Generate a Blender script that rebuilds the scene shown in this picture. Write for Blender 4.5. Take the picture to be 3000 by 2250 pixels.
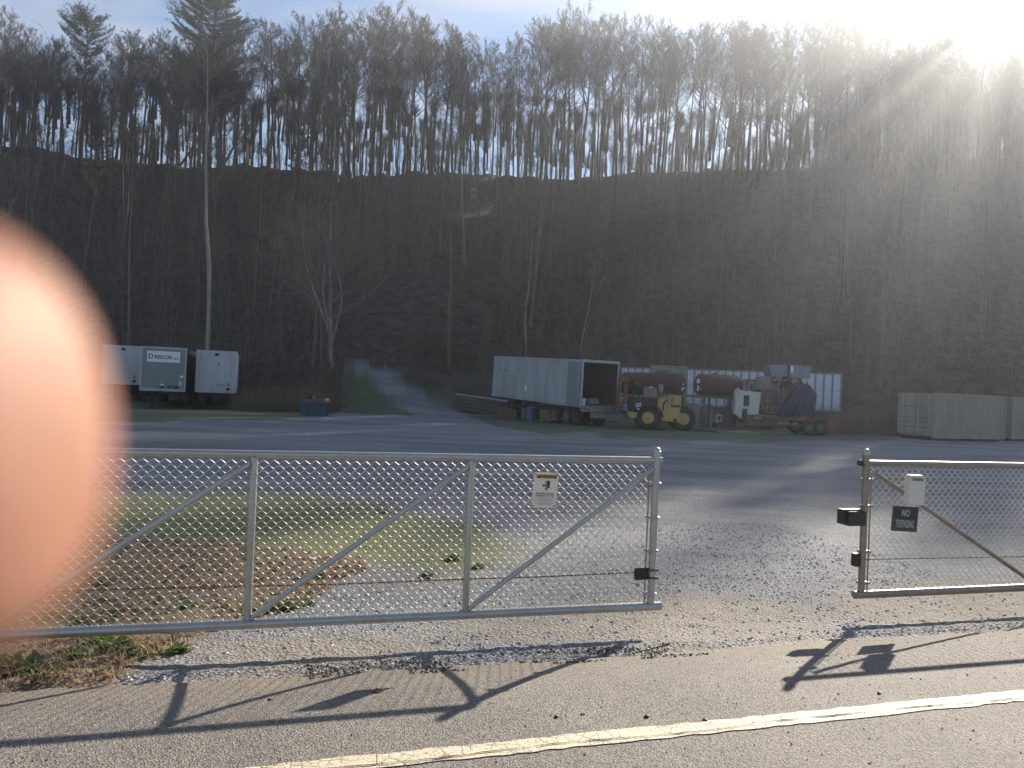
import bpy, math, random
import numpy as np
from mathutils import Vector, Matrix
from math import radians as R, sin, cos, pi, sqrt, atan2, tan
random.seed(7); np.random.seed(7)
for o in list(bpy.data.objects): bpy.data.objects.remove(o)
S = bpy.context.scene; COL = S.collection

# ------------------------------------------------------------------ camera
F = 2253.0; CZ = 1.75; ROLL = R(2.4); PITCH = R(0.25)
cd = bpy.data.cameras.new('camera'); cam = bpy.data.objects.new('camera', cd); COL.objects.link(cam)
cd.sensor_width = 36; cd.lens = F/3000*36; cd.clip_start = 0.004; cd.clip_end = 5000
fw = Vector((0, cos(PITCH), sin(PITCH))); u0 = Vector((0, -sin(PITCH), cos(PITCH))); r0 = Vector((1, 0, 0))
rt = r0*cos(ROLL) + u0*sin(ROLL); up = -r0*sin(ROLL) + u0*cos(ROLL)
m = Matrix.Identity(4)
for i in range(3):
    m[i][0] = rt[i]; m[i][1] = up[i]; m[i][2] = -fw[i]
m[2][3] = CZ
cam.matrix_world = m
cd.dof.use_dof = True; cd.dof.focus_distance = 9; cd.dof.aperture_fstop = 10
S.camera = cam

# ------------------------------------------------------------------ sky, sun, exposure
SUN_AZ, SUN_EL = R(32.6), R(24.4)
w = bpy.data.worlds.new('World'); S.world = w; w.use_nodes = True
nt = w.node_tree; N = nt.nodes; L = nt.links; N.clear()
out = N.new('ShaderNodeOutputWorld'); bg = N.new('ShaderNodeBackground'); sky = N.new('ShaderNodeTexSky')
sky.sky_type = 'NISHITA'; sky.sun_disc = False; sky.sun_elevation = SUN_EL; sky.sun_rotation = SUN_AZ
sky.air_density = 1.0; sky.dust_density = .35; sky.ozone_density = 2.5; sky.altitude = 300
tc = N.new('ShaderNodeTexCoord'); mp = N.new('ShaderNodeMapping'); mp.inputs['Scale'].default_value = (1.3, 1.3, 5.0)
mp.inputs['Rotation'].default_value = (0.1, 0.28, 0.3)
n1 = N.new('ShaderNodeTexNoise'); n1.inputs['Scale'].default_value = 1.7; n1.inputs['Detail'].default_value = 8; n1.inputs['Roughness'].default_value = .58
n1.inputs['Distortion'].default_value = .5
rp = N.new('ShaderNodeValToRGB'); rp.color_ramp.elements[0].position = .44; rp.color_ramp.elements[1].position = .66
mx = N.new('ShaderNodeMixRGB'); mx.inputs['Color2'].default_value = (4.6, 4.9, 5.6, 1)
mul = N.new('ShaderNodeMath'); mul.operation = 'MULTIPLY'; mul.inputs[1].default_value = .7
L.new(tc.outputs['Generated'], mp.inputs['Vector']); L.new(mp.outputs['Vector'], n1.inputs['Vector'])
L.new(n1.outputs['Fac'], rp.inputs['Fac']); L.new(rp.outputs['Color'], mul.inputs[0]); L.new(mul.outputs[0], mx.inputs['Fac'])
L.new(sky.outputs['Color'], mx.inputs['Color1']); L.new(mx.outputs['Color'], bg.inputs['Color'])
bg.inputs['Strength'].default_value = 0.050
L.new(bg.outputs[0], out.inputs['Surface'])
ld = bpy.data.lights.new('sun', 'SUN'); ld.energy = 4.6; ld.angle = R(0.53); ld.color = (1.0, .90, .75)
sun = bpy.data.objects.new('sun', ld); COL.objects.link(sun)
sd = Vector((sin(SUN_AZ)*cos(SUN_EL), cos(SUN_AZ)*cos(SUN_EL), sin(SUN_EL)))
sun.rotation_euler = (-sd).to_track_quat('-Z', 'Y').to_euler(); sun.location = sd*60
S.view_settings.view_transform = 'Standard'; S.view_settings.look = 'None'
S.view_settings.exposure = 1.55; S.view_settings.gamma = 1.0
S.render.engine = 'CYCLES'
S.cycles.max_bounces = 6; S.cycles.transparent_max_bounces = 8; S.cycles.volume_bounces = 0
S.cycles.diffuse_bounces = 3; S.cycles.glossy_bounces = 3; S.cycles.use_denoising = True

# ------------------------------------------------------------------ helpers
def W(px, py, Y):
    """point seen at photo pixel (px,py), Y metres ahead"""
    d = fw + rt*((px-1500)/F) + up*((1125-py)/F)
    d = d*(Y/d.y)
    return Vector((d.x, d.y, CZ + d.z))
def sstep(a, b, x):
    t = np.clip((x-a)/(b-a), 0, 1); return t*t*(3-2*t)
_tab = np.random.RandomState(3).rand(256, 256)
def vnoise(x, y):
    x = np.asarray(x, float); y = np.asarray(y, float)
    xi = np.floor(x).astype(int); yi = np.floor(y).astype(int); fx = x-xi; fy = y-yi
    fx = fx*fx*(3-2*fx); fy = fy*fy*(3-2*fy)
    g = lambda a, b: _tab[a & 255, b & 255]
    return (g(xi, yi)*(1-fx)+g(xi+1, yi)*fx)*(1-fy) + (g(xi, yi+1)*(1-fx)+g(xi+1, yi+1)*fx)*fy
def fbm(x, y, o=4):
    s = 0; a = .5; t = 0
    for k in range(o):
        s = s + a*vnoise(x*2**k+17*k, y*2**k+31*k); t += a; a *= .5
    return s/t
RA = R(16.4); CU = (cos(RA), sin(RA)); CV = (-sin(RA), cos(RA))      # along / across the road
def uv2xy(u, v): return (u*CU[0]+v*CV[0], u*CU[1]+v*CV[1])
def xy2uv(x, y): return (x*CU[0]+y*CU[1], x*CV[0]+y*CV[1])
YARD = -0.22
def ridge(x):
    return 1.75 + np.interp(x, [-150, -76, -44, 0, 15, 51, 76, 150], [35, 33.2, 31.3, 32, 32.4, 36, 38.5, 44])
def hill_base(x):
    return np.interp(x, [-90, -30, -20, -13, -8, 6, 25, 60, 120], [66, 66, 62, 52, 52, 60, 60, 56, 50])
def Hxy(x, y):
    x = np.asarray(x, float); y = np.asarray(y, float)
    u, v = xy2uv(x, y)
    z = YARD*sstep(3.9, 5.8, v) - 0.02*sstep(-2, 3.9, v)*0
    z = z + sstep(6, 12, v)*(fbm(x*.35, y*.35)-.5)*.10
    z = z - .28*np.exp(-((x+21)/9.0)**2)*sstep(36, 46, y)
    b = hill_base(x); top = 115 + 5*(fbm(x*.05+5, 0*x)-.5)
    t = (y-b)/(top-b)
    tt = np.clip(t, 0, None)
    s = np.where(tt < 1, tt*(.72+.28*tt) + .06*np.sin(pi*np.clip(tt, 0, 1)), 1 - (tt-1)*.55)
    s = np.maximum(s, -.5)
    z = z + np.where(tt > 0, (ridge(x)-YARD)*s, 0)
    z = z + sstep(0.0, .12, tt)*(fbm(x*.12, y*.12)-.5)*2.6
    z = z + sstep(0, .06, tt)*(fbm(x*.6, y*.6)-.5)*.7
    return z
def H(x, y): return float(Hxy(x, y))
def G(px, py):
    """ground point seen at a photo pixel"""
    d = (W(px, py, 1.0)-Vector((0, 0, CZ)))
    s = 1.5
    for i in range(4000):
        p = Vector((0, 0, CZ))+d*s
        if p.z <= H(p.x, p.y): return p
        s *= 1.004
        if s > 200: return p
    return p
def project(x, y, z):
    dx, dy, dz = x, y, z-CZ
    c = dx*fw.x+dy*fw.y+dz*fw.z; a = dx*rt.x+dy*rt.y+dz*rt.z; b = dx*up.x+dy*up.y+dz*up.z
    c = np.where(c < .3, np.nan, c)
    return 1500+F*a/c, 1125-F*b/c

class MB:
    def __init__(s): s.v = []; s.f = []
    def add(s, vs, fs):
        n = len(s.v); s.v += [tuple(v) for v in vs]; s.f += [tuple(i+n for i in f) for f in fs]; return s
    def hexa(s, p):      # 8 points: bottom 4 ccw, top 4 ccw
        return s.add(p, [(3, 2, 1, 0), (4, 5, 6, 7), (0, 1, 5, 4), (1, 2, 6, 5), (2, 3, 7, 6), (3, 0, 4, 7)])
    def box(s, x0, x1, y0, y1, z0, z1, bev=0):
        if bev <= 0:
            return s.hexa([(x0, y0, z0), (x1, y0, z0), (x1, y1, z0), (x0, y1, z0), (x0, y0, z1), (x1, y0, z1), (x1, y1, z1), (x0, y1, z1)])
        b = min(bev, (x1-x0)*.45, (y1-y0)*.45, (z1-z0)*.45); vs = []; 
        for (z, e) in ((z0, b), (z0+b, 0), (z1-b, 0), (z1, b)):
            X0, X1, Y0, Y1 = x0+e, x1-e, y0+e, y1-e
            vs += [(X0+b, Y0, z), (X1-b, Y0, z), (X1, Y0+b, z), (X1, Y1-b, z), (X1-b, Y1, z), (X0+b, Y1, z), (X0, Y1-b, z), (X0, Y0+b, z)]
        fs = [tuple(range(7, -1, -1)), tuple(range(24, 32))]
        for k in range(3):
            for i in range(8):
                j = (i+1) % 8; fs.append((k*8+i, k*8+j, k*8+8+j, k*8+8+i))
        return s.add(vs, fs)
    def tube(s, pts, rad, n=8, cap=True):
        pts = [Vector(p) for p in pts]; k = len(pts)
        if not hasattr(rad, '__len__'): rad = [rad]*k
        vs = []; prev = None
        for i, p in enumerate(pts):
            t = (pts[min(i+1, k-1)]-pts[max(i-1, 0)])
            if t.length < 1e-9: t = Vector((0, 0, 1))
            t.normalize()
            if prev is None:
                a = Vector((0, 0, 1)) if abs(t.z) < .9 else Vector((1, 0, 0)); e = t.cross(a).normalized()
            else:
                e = (prev - t*prev.dot(t)); e = e.normalized() if e.length > 1e-6 else t.orthogonal().normalized()
            prev = e; g = t.cross(e)
            for j in range(n):
                an = 2*pi*j/n; vs.append(p+(e*cos(an)+g*sin(an))*rad[i])
        fs = []
        for i in range(k-1):
            for j in range(n):
                q = (j+1) % n; fs.append((i*n+j, i*n+q, (i+1)*n+q, (i+1)*n+j))
        if cap: fs += [tuple(range(n-1, -1, -1)), tuple(range((k-1)*n, k*n))]
        return s.add(vs, fs)
    def prism(s, poly, a0, a1, axis='y'):
        """poly of 2-tuples extruded along an axis"""
        def P(p, a): return {'x': (a, p[0], p[1]), 'y': (p[0], a, p[1]), 'z': (p[0], p[1], a)}[axis]
        n = len(poly); vs = [P(p, a0) for p in poly]+[P(p, a1) for p in poly]
        fs = [tuple(range(n)), tuple(range(2*n-1, n-1, -1))]+[(i, i+n, (i+1) % n+n, (i+1) % n) for i in range(n)]
        return s.add(vs, fs)
    def lathe(s, c, axis, prof, n=24):
        """prof: list of (t along axis, radius)"""
        c = Vector(c); ax = Vector(axis).normalized(); e = ax.orthogonal().normalized(); g = ax.cross(e); vs = []
        for (t, r) in prof:
            for j in range(n):
                an = 2*pi*j/n; vs.append(c+ax*t+(e*cos(an)+g*sin(an))*max(r, 1e-4))
        fs = []
        for i in range(len(prof)-1):
            for j in range(n):
                q = (j+1) % n; fs.append((i*n+j, i*n+q, (i+1)*n+q, (i+1)*n+j))
        fs += [tuple(range(n-1, -1, -1)), tuple(range((len(prof)-1)*n, len(prof)*n))]
        return s.add(vs, fs)
    def build(s, name, mat, parent=None, smooth=False, fix=True):
        me = bpy.data.meshes.new(name); me.from_pydata(s.v, [], s.f)
        if fix:
            import bmesh
            b = bmesh.new(); b.from_mesh(me); bmesh.ops.recalc_face_normals(b, faces=b.faces); b.to_mesh(me); b.free()
        if smooth:
            me.polygons.foreach_set('use_smooth', [True]*len(me.polygons))
            try: me.set_sharp_from_angle(angle=R(40))
            except Exception: pass
        if mat: me.materials.append(mat)
        o = bpy.data.objects.new(name, me); COL.objects.link(o)
        if parent: o.parent = parent
        return o
def fastmesh(name, V, Q, mat, parent=None, smooth=False):
    """V (n,3) array, Q (m,k) array"""
    me = bpy.data.meshes.new(name); k = Q.shape[1]; m_ = Q.shape[0]
    me.vertices.add(len(V)); me.vertices.foreach_set('co', np.asarray(V, np.float32).ravel())
    me.loops.add(m_*k); me.loops.foreach_set('vertex_index', np.asarray(Q, np.int32).ravel())
    me.polygons.add(m_); me.polygons.foreach_set('loop_start', np.arange(0, m_*k, k, dtype=np.int32))
    me.polygons.foreach_set('loop_total', np.full(m_, k, np.int32))
    me.polygons.foreach_set('use_smooth', np.full(m_, smooth)); me.update(); me.validate()
    me.materials.append(mat); o = bpy.data.objects.new(name, me); COL.objects.link(o)
    if parent: o.parent = parent
    return o
def tag(o, label=None, cat=None, group=None, kind=None):
    if label: o['label'] = label
    if cat: o['category'] = cat
    if group: o['group'] = group
    if kind: o['kind'] = kind
    return o
def root(name, loc, rz=0, label=None, cat=None, group=None, rot=None):
    o = bpy.data.objects.new(name, None); COL.objects.link(o); o.location = loc
    o.rotation_euler = rot if rot else (0, 0, rz); o.empty_display_size = .2
    return tag(o, label, cat, group)
def copy_tree(o, parent=None):
    c = o.copy(); COL.objects.link(c)
    if parent: c.parent = parent
    for ch in list(o.children): copy_tree(ch, c)
    return c
def text(s, size, loc, rot, mat, parent, name='lettering', ext=.0015, align='CENTER', bold=0, sx=1):
    cu = bpy.data.curves.new('t', 'FONT'); cu.body = s; cu.size = size; cu.align_x = align; cu.align_y = 'CENTER'; cu.extrude = ext; cu.offset = bold
    t = bpy.data.objects.new('t', cu); COL.objects.link(t); bpy.context.view_layer.update()
    me = bpy.data.meshes.new_from_object(t); bpy.data.objects.remove(t)
    me.materials.clear(); me.materials.append(mat); me.name = name
    o = bpy.data.objects.new(name, me); COL.objects.link(o); o.parent = parent; o.location = loc; o.rotation_euler = rot; o.scale = (sx, 1, 1)
    return o

# ------------------------------------------------------------------ materials
def nodes(name):
    mt = bpy.data.materials.new(name); mt.use_nodes = True; t = mt.node_tree; b = t.nodes['Principled BSDF']
    return mt, t.nodes, t.links, b
def noise(N, L, scale, detail=4, rough=.55, vec=None, dist=0):
    n = N.new('ShaderNodeTexNoise'); n.inputs['Scale'].default_value = scale; n.inputs['Detail'].default_value = detail
    n.inputs['Roughness'].default_value = rough; n.inputs['Distortion'].default_value = dist
    if vec is not None: L.new(vec, n.inputs['Vector'])
    return n
def ramp(N, L, src, a, b, ca=(0, 0, 0, 1), cb=(1, 1, 1, 1)):
    r = N.new('ShaderNodeValToRGB'); e = r.color_ramp.elements; e[0].position = a; e[1].position = b; e[0].color = ca; e[1].color = cb
    L.new(src, r.inputs['Fac']); return r
def mixc(N, L, fac, a, b, mode='MIX'):
    x = N.new('ShaderNodeMixRGB'); x.blend_type = mode
    for s, v in ((x.inputs[0], fac), (x.inputs[1], a), (x.inputs[2], b)):
        if hasattr(v, 'type') and hasattr(v, 'is_linked'): L.new(v, s)
        elif isinstance(v, (int, float)): s.default_value = v
        else: s.default_value = tuple(v)+((1,) if len(v) == 3 else ())
    return x.outputs[0]
def bump(N, L, b, src, strength, dist=.01):
    x = N.new('ShaderNodeBump'); x.inputs['Strength'].default_value = strength; x.inputs['Distance'].default_value = dist
    L.new(src, x.inputs['Height']); L.new(x.outputs[0], b.inputs['Normal']); return x
def paint(name, col, rough=.6, metal=0, dirt=(.06, .05, .04), amt=.45, scale=3, streak=True, bmp=.15):
    mt, N, L, b = nodes(name); tc = N.new('ShaderNodeTexCoord'); mp = N.new('ShaderNodeMapping')
    mp.inputs['Scale'].default_value = (1, 1, .25 if streak else 1); L.new(tc.outputs['Object'], mp.inputs['Vector'])
    n1 = noise(N, L, scale, 6, .65, mp.outputs[0]); n2 = noise(N, L, scale*9, 3, .6, tc.outputs['Object'])
    r1 = ramp(N, L, n1.outputs['Fac'], .45, .75); 
    m1 = N.new('ShaderNodeMath'); m1.operation = 'MULTIPLY'; m1.inputs[1].default_value = amt; L.new(r1.outputs[0], m1.inputs[0])
    c = mixc(N, L, m1.outputs[0], col, dirt)
    r2 = ramp(N, L, n2.outputs['Fac'], .3, .7, (.88, .88, .88, 1), (1.06, 1.06, 1.06, 1))
    c = mixc(N, L, 1.0, c, r2.outputs[0], 'MULTIPLY'); L.new(c, b.inputs['Base Color'])
    b.inputs['Roughness'].default_value = rough; b.inputs['Metallic'].default_value = metal
    if bmp: bump(N, L, b, n2.outputs['Fac'], bmp, .005)
    return mt
M = {}
M['galv'] = paint('galvanised steel', (.42, .42, .41), .42, .75, (.30, .27, .22), .5, 6, True, .1)
M['galv_brown'] = paint('weathered galvanised steel', (.30, .26, .22), .42, .7, (.16, .08, .04), .5, 7, True, .1)
M['wire'] = paint('zinc wire', (.72, .69, .63), .58, .5, (.3, .26, .2), .4, 8, False, 0)
M['rust'] = paint('rust', (.13, .055, .03), .85, .1, (.05, .02, .015), .6, 9, False, .4)
M['rustcable'] = paint('rusty cable', (.16, .065, .04), .8, .2, (.05, .03, .02), .5, 40, False, .5)
M['black'] = paint('black metal', (.012, .012, .013), .5, .2, (.05, .045, .04), .3, 5)
M['rubber'] = paint('rubber', (.018, .018, .02), .9, 0, (.05, .045, .04), .5, 6, False, .4)
M['white'] = paint('white trailer paint', (.43, .45, .49), .45, 0, (.22, .2, .17), .35, 1.6)
M['whitewall'] = paint('white panel paint', (.62, .66, .74), .5, 0, (.25, .24, .22), .35, 2)
M['postgrey'] = paint('grey side post', (.22, .24, .27), .55, .2, (.08, .07, .06), .4, 4)
M['alu'] = paint('old aluminium', (.40, .42, .46), .5, .25, (.15, .14, .13), .55, 1.4)
M['trailergrey'] = paint('grey trailer door', (.20, .225, .25), .6, 0, (.1, .1, .1), .4, 2)
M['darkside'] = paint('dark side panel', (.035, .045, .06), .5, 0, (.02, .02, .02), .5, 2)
M['tanksh'] = paint('tan container paint', (.27, .245, .20), .65, 0, (.15, .12, .09), .45, 1.5)
M['tank'] = paint('red brown tank paint', (.075, .035, .03), .7, 0, (.04, .025, .02), .7, 1.8)
M['tankred'] = paint('dark red paint', (.11, .025, .028), .6, 0, (.05, .03, .03), .6, 3)
M['yellow'] = paint('machine yellow', (.46, .31, .10), .55, 0, (.16, .09, .04), .55, 3)
M['orange'] = paint('rusty orange paint', (.22, .10, .04), .7, 0, (.08, .04, .025), .6, 4)
M['cabglass'] = paint('dusty glass', (.16, .13, .115), .25, 0, (.08, .07, .06), .5, 2)
M['red'] = paint('faded red paint', (.20, .075, .07), .7, 0, (.09, .06, .05), .7, 3)
M['cream'] = paint('pale cab paint', (.50, .52, .47), .6, 0, (.25, .2, .15), .35, 3)
M['grime'] = paint('grimy machinery', (.13, .115, .095), .8, .2, (.03, .028, .025), .85, 4, False, .6)
M['palesteel'] = paint('pale dirty steel', (.26, .25, .23), .7, .2, (.08, .06, .05), .7, 5, False, .4)
M['hopper'] = paint('blue grey steel', (.20, .225, .26), .65, .1, (.12, .12, .12), .5, 2)
M['tarp'] = paint('blue tarp', (.018, .03, .075), .6, 0, (.03, .035, .04), .6, 3, True, .3)
M['bluebin'] = paint('blue bin paint', (.03, .055, .11), .6, 0, (.03, .03, .035), .5, 3)
M['barrel'] = paint('blue plastic', (.03, .08, .17), .45, 0, (.03, .04, .05), .3, 4)
M['wood'] = paint('weathered wood', (.16, .115, .08), .9, 0, (.06, .045, .035), .6, 6, False, .5)
M['palewood'] = paint('pale lumber', (.30, .25, .19), .9, 0, (.12, .09, .07), .5, 6, False, .4)
M['sign'] = paint('sign plastic', (.78, .70, .60), .55, 0, (.38, .30, .22), .3, 9, False, 0)
M['signyellow'] = paint('sign yellow', (.60, .36, .06), .5, 0, (.4, .25, .1), .4, 30, False, 0)
M['ink'] = paint('black ink', (.02, .016, .015), .6, 0, (.05, .04, .04), .2, 30, False, 0)
M['greyink'] = paint('small print ink', (.22, .19, .17), .6, 0, (.3, .26, .22), .3, 30, False, 0)
M['ntpale'] = paint('worn pale lettering', (.40, .40, .40), .7, 0, (.1, .1, .1), .5, 60, False, 0)
M['whitebox'] = paint('white plastic housing', (.66, .62, .55), .5, 0, (.45, .38, .3), .3, 12, False, 0)
M['navy'] = paint('navy lettering', (.01, .015, .05), .6, 0, (.02, .02, .04), .2, 10, False, 0)
M['hazwhite'] = paint('white sticker', (.75, .77, .8), .5, 0, (.5, .5, .5), .3, 10, False, 0)
M['gold'] = paint('pale yellow sticker', (.55, .48, .22), .5, 0, (.3, .25, .1), .3, 10, False, 0)
M['paper'] = paint('white litter', (.8, .8, .78), .6, 0, (.6, .55, .5), .3, 30, False, 0)

def bark(name, c1, c2, c3):
    mt, N, L, b = nodes(name); tc = N.new('ShaderNodeTexCoord'); mp = N.new('ShaderNodeMapping'); mp.inputs['Scale'].default_value = (6, 6, .7)
    L.new(tc.outputs['Object'], mp.inputs['Vector']); n = noise(N, L, 1.5, 5, .7, mp.outputs[0])
    oi = N.new('ShaderNodeObjectInfo'); r = ramp(N, L, n.outputs['Fac'], .35, .68, c1+(1,), c2+(1,))
    c = mixc(N, L, oi.outputs['Random'], r.outputs[0], mixc(N, L, .5, r.outputs[0], c3))
    L.new(c, b.inputs['Base Color']); b.inputs['Roughness'].default_value = .9; b.inputs['Specular IOR Level'].default_value = .05
    bump(N, L, b, n.outputs['Fac'], .5, .03); return mt
M['bark'] = bark('grey brown bark', (.03, .025, .02), (.075, .06, .048), (.085, .06, .04))
M['twig'] = bark('brown twigs', (.028, .020, .014), (.06, .042, .03), (.09, .055, .038))
M['slopebark'] = bark('slope bark', (.035, .028, .022), (.15, .125, .10), (.28, .23, .18))
M['palebark'] = bark('pale mottled bark', (.11, .10, .09), (.36, .34, .31), (.40, .38, .35))
M['palertwig'] = bark('pale twigs', (.12, .105, .09), (.23, .205, .18), (.24, .21, .18))
def needle_mat(name, c1, c2):
    mt, N, L, b = nodes(name); tc = N.new('ShaderNodeTexCoord'); n = noise(N, L, .8, 4, .6, tc.outputs['Object'])
    r = ramp(N, L, n.outputs['Fac'], .35, .65, c1+(1,), c2+(1,)); L.new(r.outputs[0], b.inputs['Base Color']); b.inputs['Roughness'].default_value = .7
    return mt
M['needle'] = needle_mat('pine needles', (.018, .032, .014), (.045, .065, .03))

# skin for the finger in front of the lens
mt, N_, L_, b_ = nodes('skin'); tcn = N_.new('ShaderNodeTexCoord'); ns = noise(N_, L_, 220, 3, .5, tcn.outputs['Object'])
rr = ramp(N_, L_, ns.outputs['Fac'], .3, .7, (.26, .125, .085, 1), (.32, .165, .115, 1)); L_.new(rr.outputs[0], b_.inputs['Base Color'])
b_.inputs['Subsurface Weight'].default_value = 1; b_.inputs['Subsurface Radius'].default_value = (1.0, .32, .16); b_.inputs['Subsurface Scale'].default_value = .006
b_.inputs['Roughness'].default_value = .6; b_.inputs['Specular IOR Level'].default_value = .2; M['skin'] = mt

# ------------------------------------------------------------------ ground sheet
def inpoly(px, py, poly):
    c = np.zeros(px.shape, bool); n = len(poly)
    for i in range(n):
        x1, y1 = poly[i]; x2, y2 = poly[(i+1) % n]
        if y1 == y2: continue
        k = ((y1 > py) != (y2 > py)) & (px < (x2-x1)*(py-y1)/(y2-y1)+x1); c ^= k
    return c
GRASS_NEAR = [(-600, 1450), (900, 1445), (1250, 1500), (1480, 1580), (1500, 1650), (1300, 1690), (1000, 1640), (600, 1640), (-600, 1640)]
LITTER = [(-900, 1540), (200, 1575), (600, 1590), (1000, 1620), (1060, 1670), (850, 1765), (640, 1850), (480, 1912), (200, 2035), (-300, 2090), (-900, 2100)]
DIRT = [[(1250, 1830), (1700, 1760), (2000, 1740), (2450, 1800), (2460, 1880), (1900, 1900), (1500, 1890)], [(2350, 1740), (2700, 1690), (3200, 1690), (3200, 1830), (2600, 1840)],
        [(560, 1900), (900, 1860), (1300, 1840), (1150, 1960), (800, 2010), (500, 2000)], [(930, 1690), (1250, 1680), (1500, 1700), (1200, 1750)]]
GRASS_FAR = [[(-100, 1150), (1000, 1188), (980, 1218), (760, 1232), (-100, 1236)],
             [(1010, 1065), (1150, 1075), (1450, 1110), (1450, 1180), (1760, 1200), (1780, 1262), (1620, 1276), (1480, 1252), (1350, 1222), (1200, 1216), (1000, 1215)],
             [(1740, 1225), (2620, 1225), (2620, 1290), (2250, 1296), (1750, 1282)]]
PATH = [(1040, 1072), (1075, 1072), (1190, 1120), (1215, 1150), (1330, 1200), (1420, 1236), (1240, 1236), (1150, 1170), (1095, 1122)]
def zones(x, y, z):
    px, py = project(x, y, z)
    px = np.nan_to_num(px, nan=-9999); py = np.nan_to_num(py, nan=9999)
    dist = np.maximum(y, 2)
    j = 260/dist**.8
    ax = px + (fbm(x*1.7, y*1.7)-.5)*j*3.5; ay = py + (fbm(x*1.3+40, y*1.3)-.5)*j*1.5
    near = y < 20
    g = (inpoly(ax, ay, GRASS_NEAR) & near)
    lt = inpoly(ax, ay, LITTER) & near
    d = np.zeros(px.shape, bool)
    for P in DIRT: d |= inpoly(ax, ay, P)
    d &= near
    gf = np.zeros(px.shape, bool)
    for P in GRASS_FAR: gf |= inpoly(ax, ay, P)
    gf &= (y > 25) & (y < 75)
    pa = inpoly(ax, ay, PATH) & (y > 25) & (y < 80)
    gf &= ~pa
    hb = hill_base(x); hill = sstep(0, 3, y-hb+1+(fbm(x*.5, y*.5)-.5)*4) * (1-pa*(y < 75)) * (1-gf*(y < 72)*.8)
    return g*1.0, lt*1.0, d*1.0, gf*1.0, hill
def axis(vals, a, b, step, lo, hi, grow=1.06):
    xs = list(np.arange(a, b, step)); s = step
    r = []; q = xs[-1]
    while q < hi: s = min(s*grow, vals); q += s; r.append(q)
    l = []; q = xs[0]; s = step
    while q > lo: s = min(s*grow, vals); q -= s; l.append(q)
    return np.array(l[::-1]+xs+r)
us = axis(2.2, -9, 11, .09, -210, 200); vs_ = axis(1.3, 2.6, 13, .07, -60, 240, 1.035)
UU, VV = np.meshgrid(us, vs_)
GX = UU*CU[0]+VV*CV[0]; GY = UU*CU[1]+VV*CV[1]; GZ = Hxy(GX, GY)
def blur(a, k, it=2):
    for _ in range(it):
        for ax in (0, 1):
            p = np.pad(a, [(k, k) if q == ax else (0, 0) for q in (0, 1)], mode='edge'); c = np.cumsum(p, axis=ax); z_ = np.zeros_like(np.take(c, [0], ax)); c = np.concatenate([z_, c], ax)
            n = a.shape[ax]; a = (np.take(c, range(2*k+1, 2*k+1+n), ax)-np.take(c, range(0, n), ax))/(2*k+1)
    return a
near = (VV > 4.9) & (VV < 12)
g_, l_, d_, gf_, hill_ = zones(GX, GY, GZ)
rng = np.random.RandomState(5)
g_ = blur(g_, 4); l_ = blur(l_, 2); d_ = blur(d_, 3); gf_ = blur(gf_, 1, 1)
GZ = GZ + near*(rng.rand(*GZ.shape)-.5)*.012
GZ = GZ + l_*(VV > 5.3)*(fbm(GX*4, GY*4)*.07)
GZ = np.where(VV < 5.35, GZ-.02, GZ)
GZ = np.where((VV < 5.6) & (VV >= 5.0), GZ, GZ)
nu, nv = len(us), len(vs_)
idx = np.arange(nu*nv).reshape(nv, nu)
Q = np.stack([idx[:-1, :-1], idx[:-1, 1:], idx[1:, 1:], idx[1:, :-1]], -1).reshape(-1, 4)
mt, N, L, b = nodes('ground'); 
geo = N.new('ShaderNodeNewGeometry'); pos = geo.outputs['Position']
at = N.new('ShaderNodeAttribute'); at.attribute_name = 'zone'; sp = N.new('ShaderNodeSeparateColor'); L.new(at.outputs['Color'], sp.inputs[0])
at2 = N.new('ShaderNodeAttribute'); at2.attribute_name = 'zone2'; sp2 = N.new('ShaderNodeSeparateColor'); L.new(at2.outputs['Color'], sp2.inputs[0])
mpr = N.new('ShaderNodeMapping'); mpr.inputs['Rotation'].default_value = (0, 0, -RA); mpr.inputs['Scale'].default_value = (.12, .8, 1); L.new(pos, mpr.inputs['Vector'])
vor = N.new('ShaderNodeTexVoronoi'); vor.inputs['Scale'].default_value = 42; L.new(pos, vor.inputs['Vector'])
nf = noise(N, L, 30, 5, .7, pos); nm = noise(N, L, 5, 8, .75, pos); nl = noise(N, L, .9, 5, .62, mpr.outputs[0])
sv = N.new('ShaderNodeSeparateColor'); L.new(vor.outputs['Color'], sv.inputs[0])
grav = ramp(N, L, sv.outputs[0], 0, 1, (.09, .094, .105, 1), (.34, .345, .365, 1))
grav = mixc(N, L, .45, grav.outputs[0], ramp(N, L, nf.outputs['Fac'], .3, .7, (.08, .08, .088, 1), (.31, .31, .33, 1)).outputs[0])
tr = ramp(N, L, nl.outputs['Fac'], .35, .65, (.70, .70, .72, 1), (1.2, 1.19, 1.18, 1))
grav = mixc(N, L, 1.0, grav, tr.outputs[0], 'MULTIPLY')
dirt = ramp(N, L, nf.outputs['Fac'], .3, .72, (.15, .12, .085, 1), (.36, .30, .22, 1)).outputs[0]
grass = ramp(N, L, nf.outputs['Fac'], .3, .7, (.08, .085, .025, 1), (.31, .30, .095, 1)).outputs[0]
litter = ramp(N, L, nf.outputs['Fac'], .3, .7, (.06, .045, .028, 1), (.30, .23, .15, 1)).outputs[0]
forest = ramp(N, L, noise(N, L, 1.1, 8, .72, pos).outputs['Fac'], .35, .68, (.010, .0075, .0055, 1), (.11, .076, .052, 1)).outputs[0]
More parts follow.
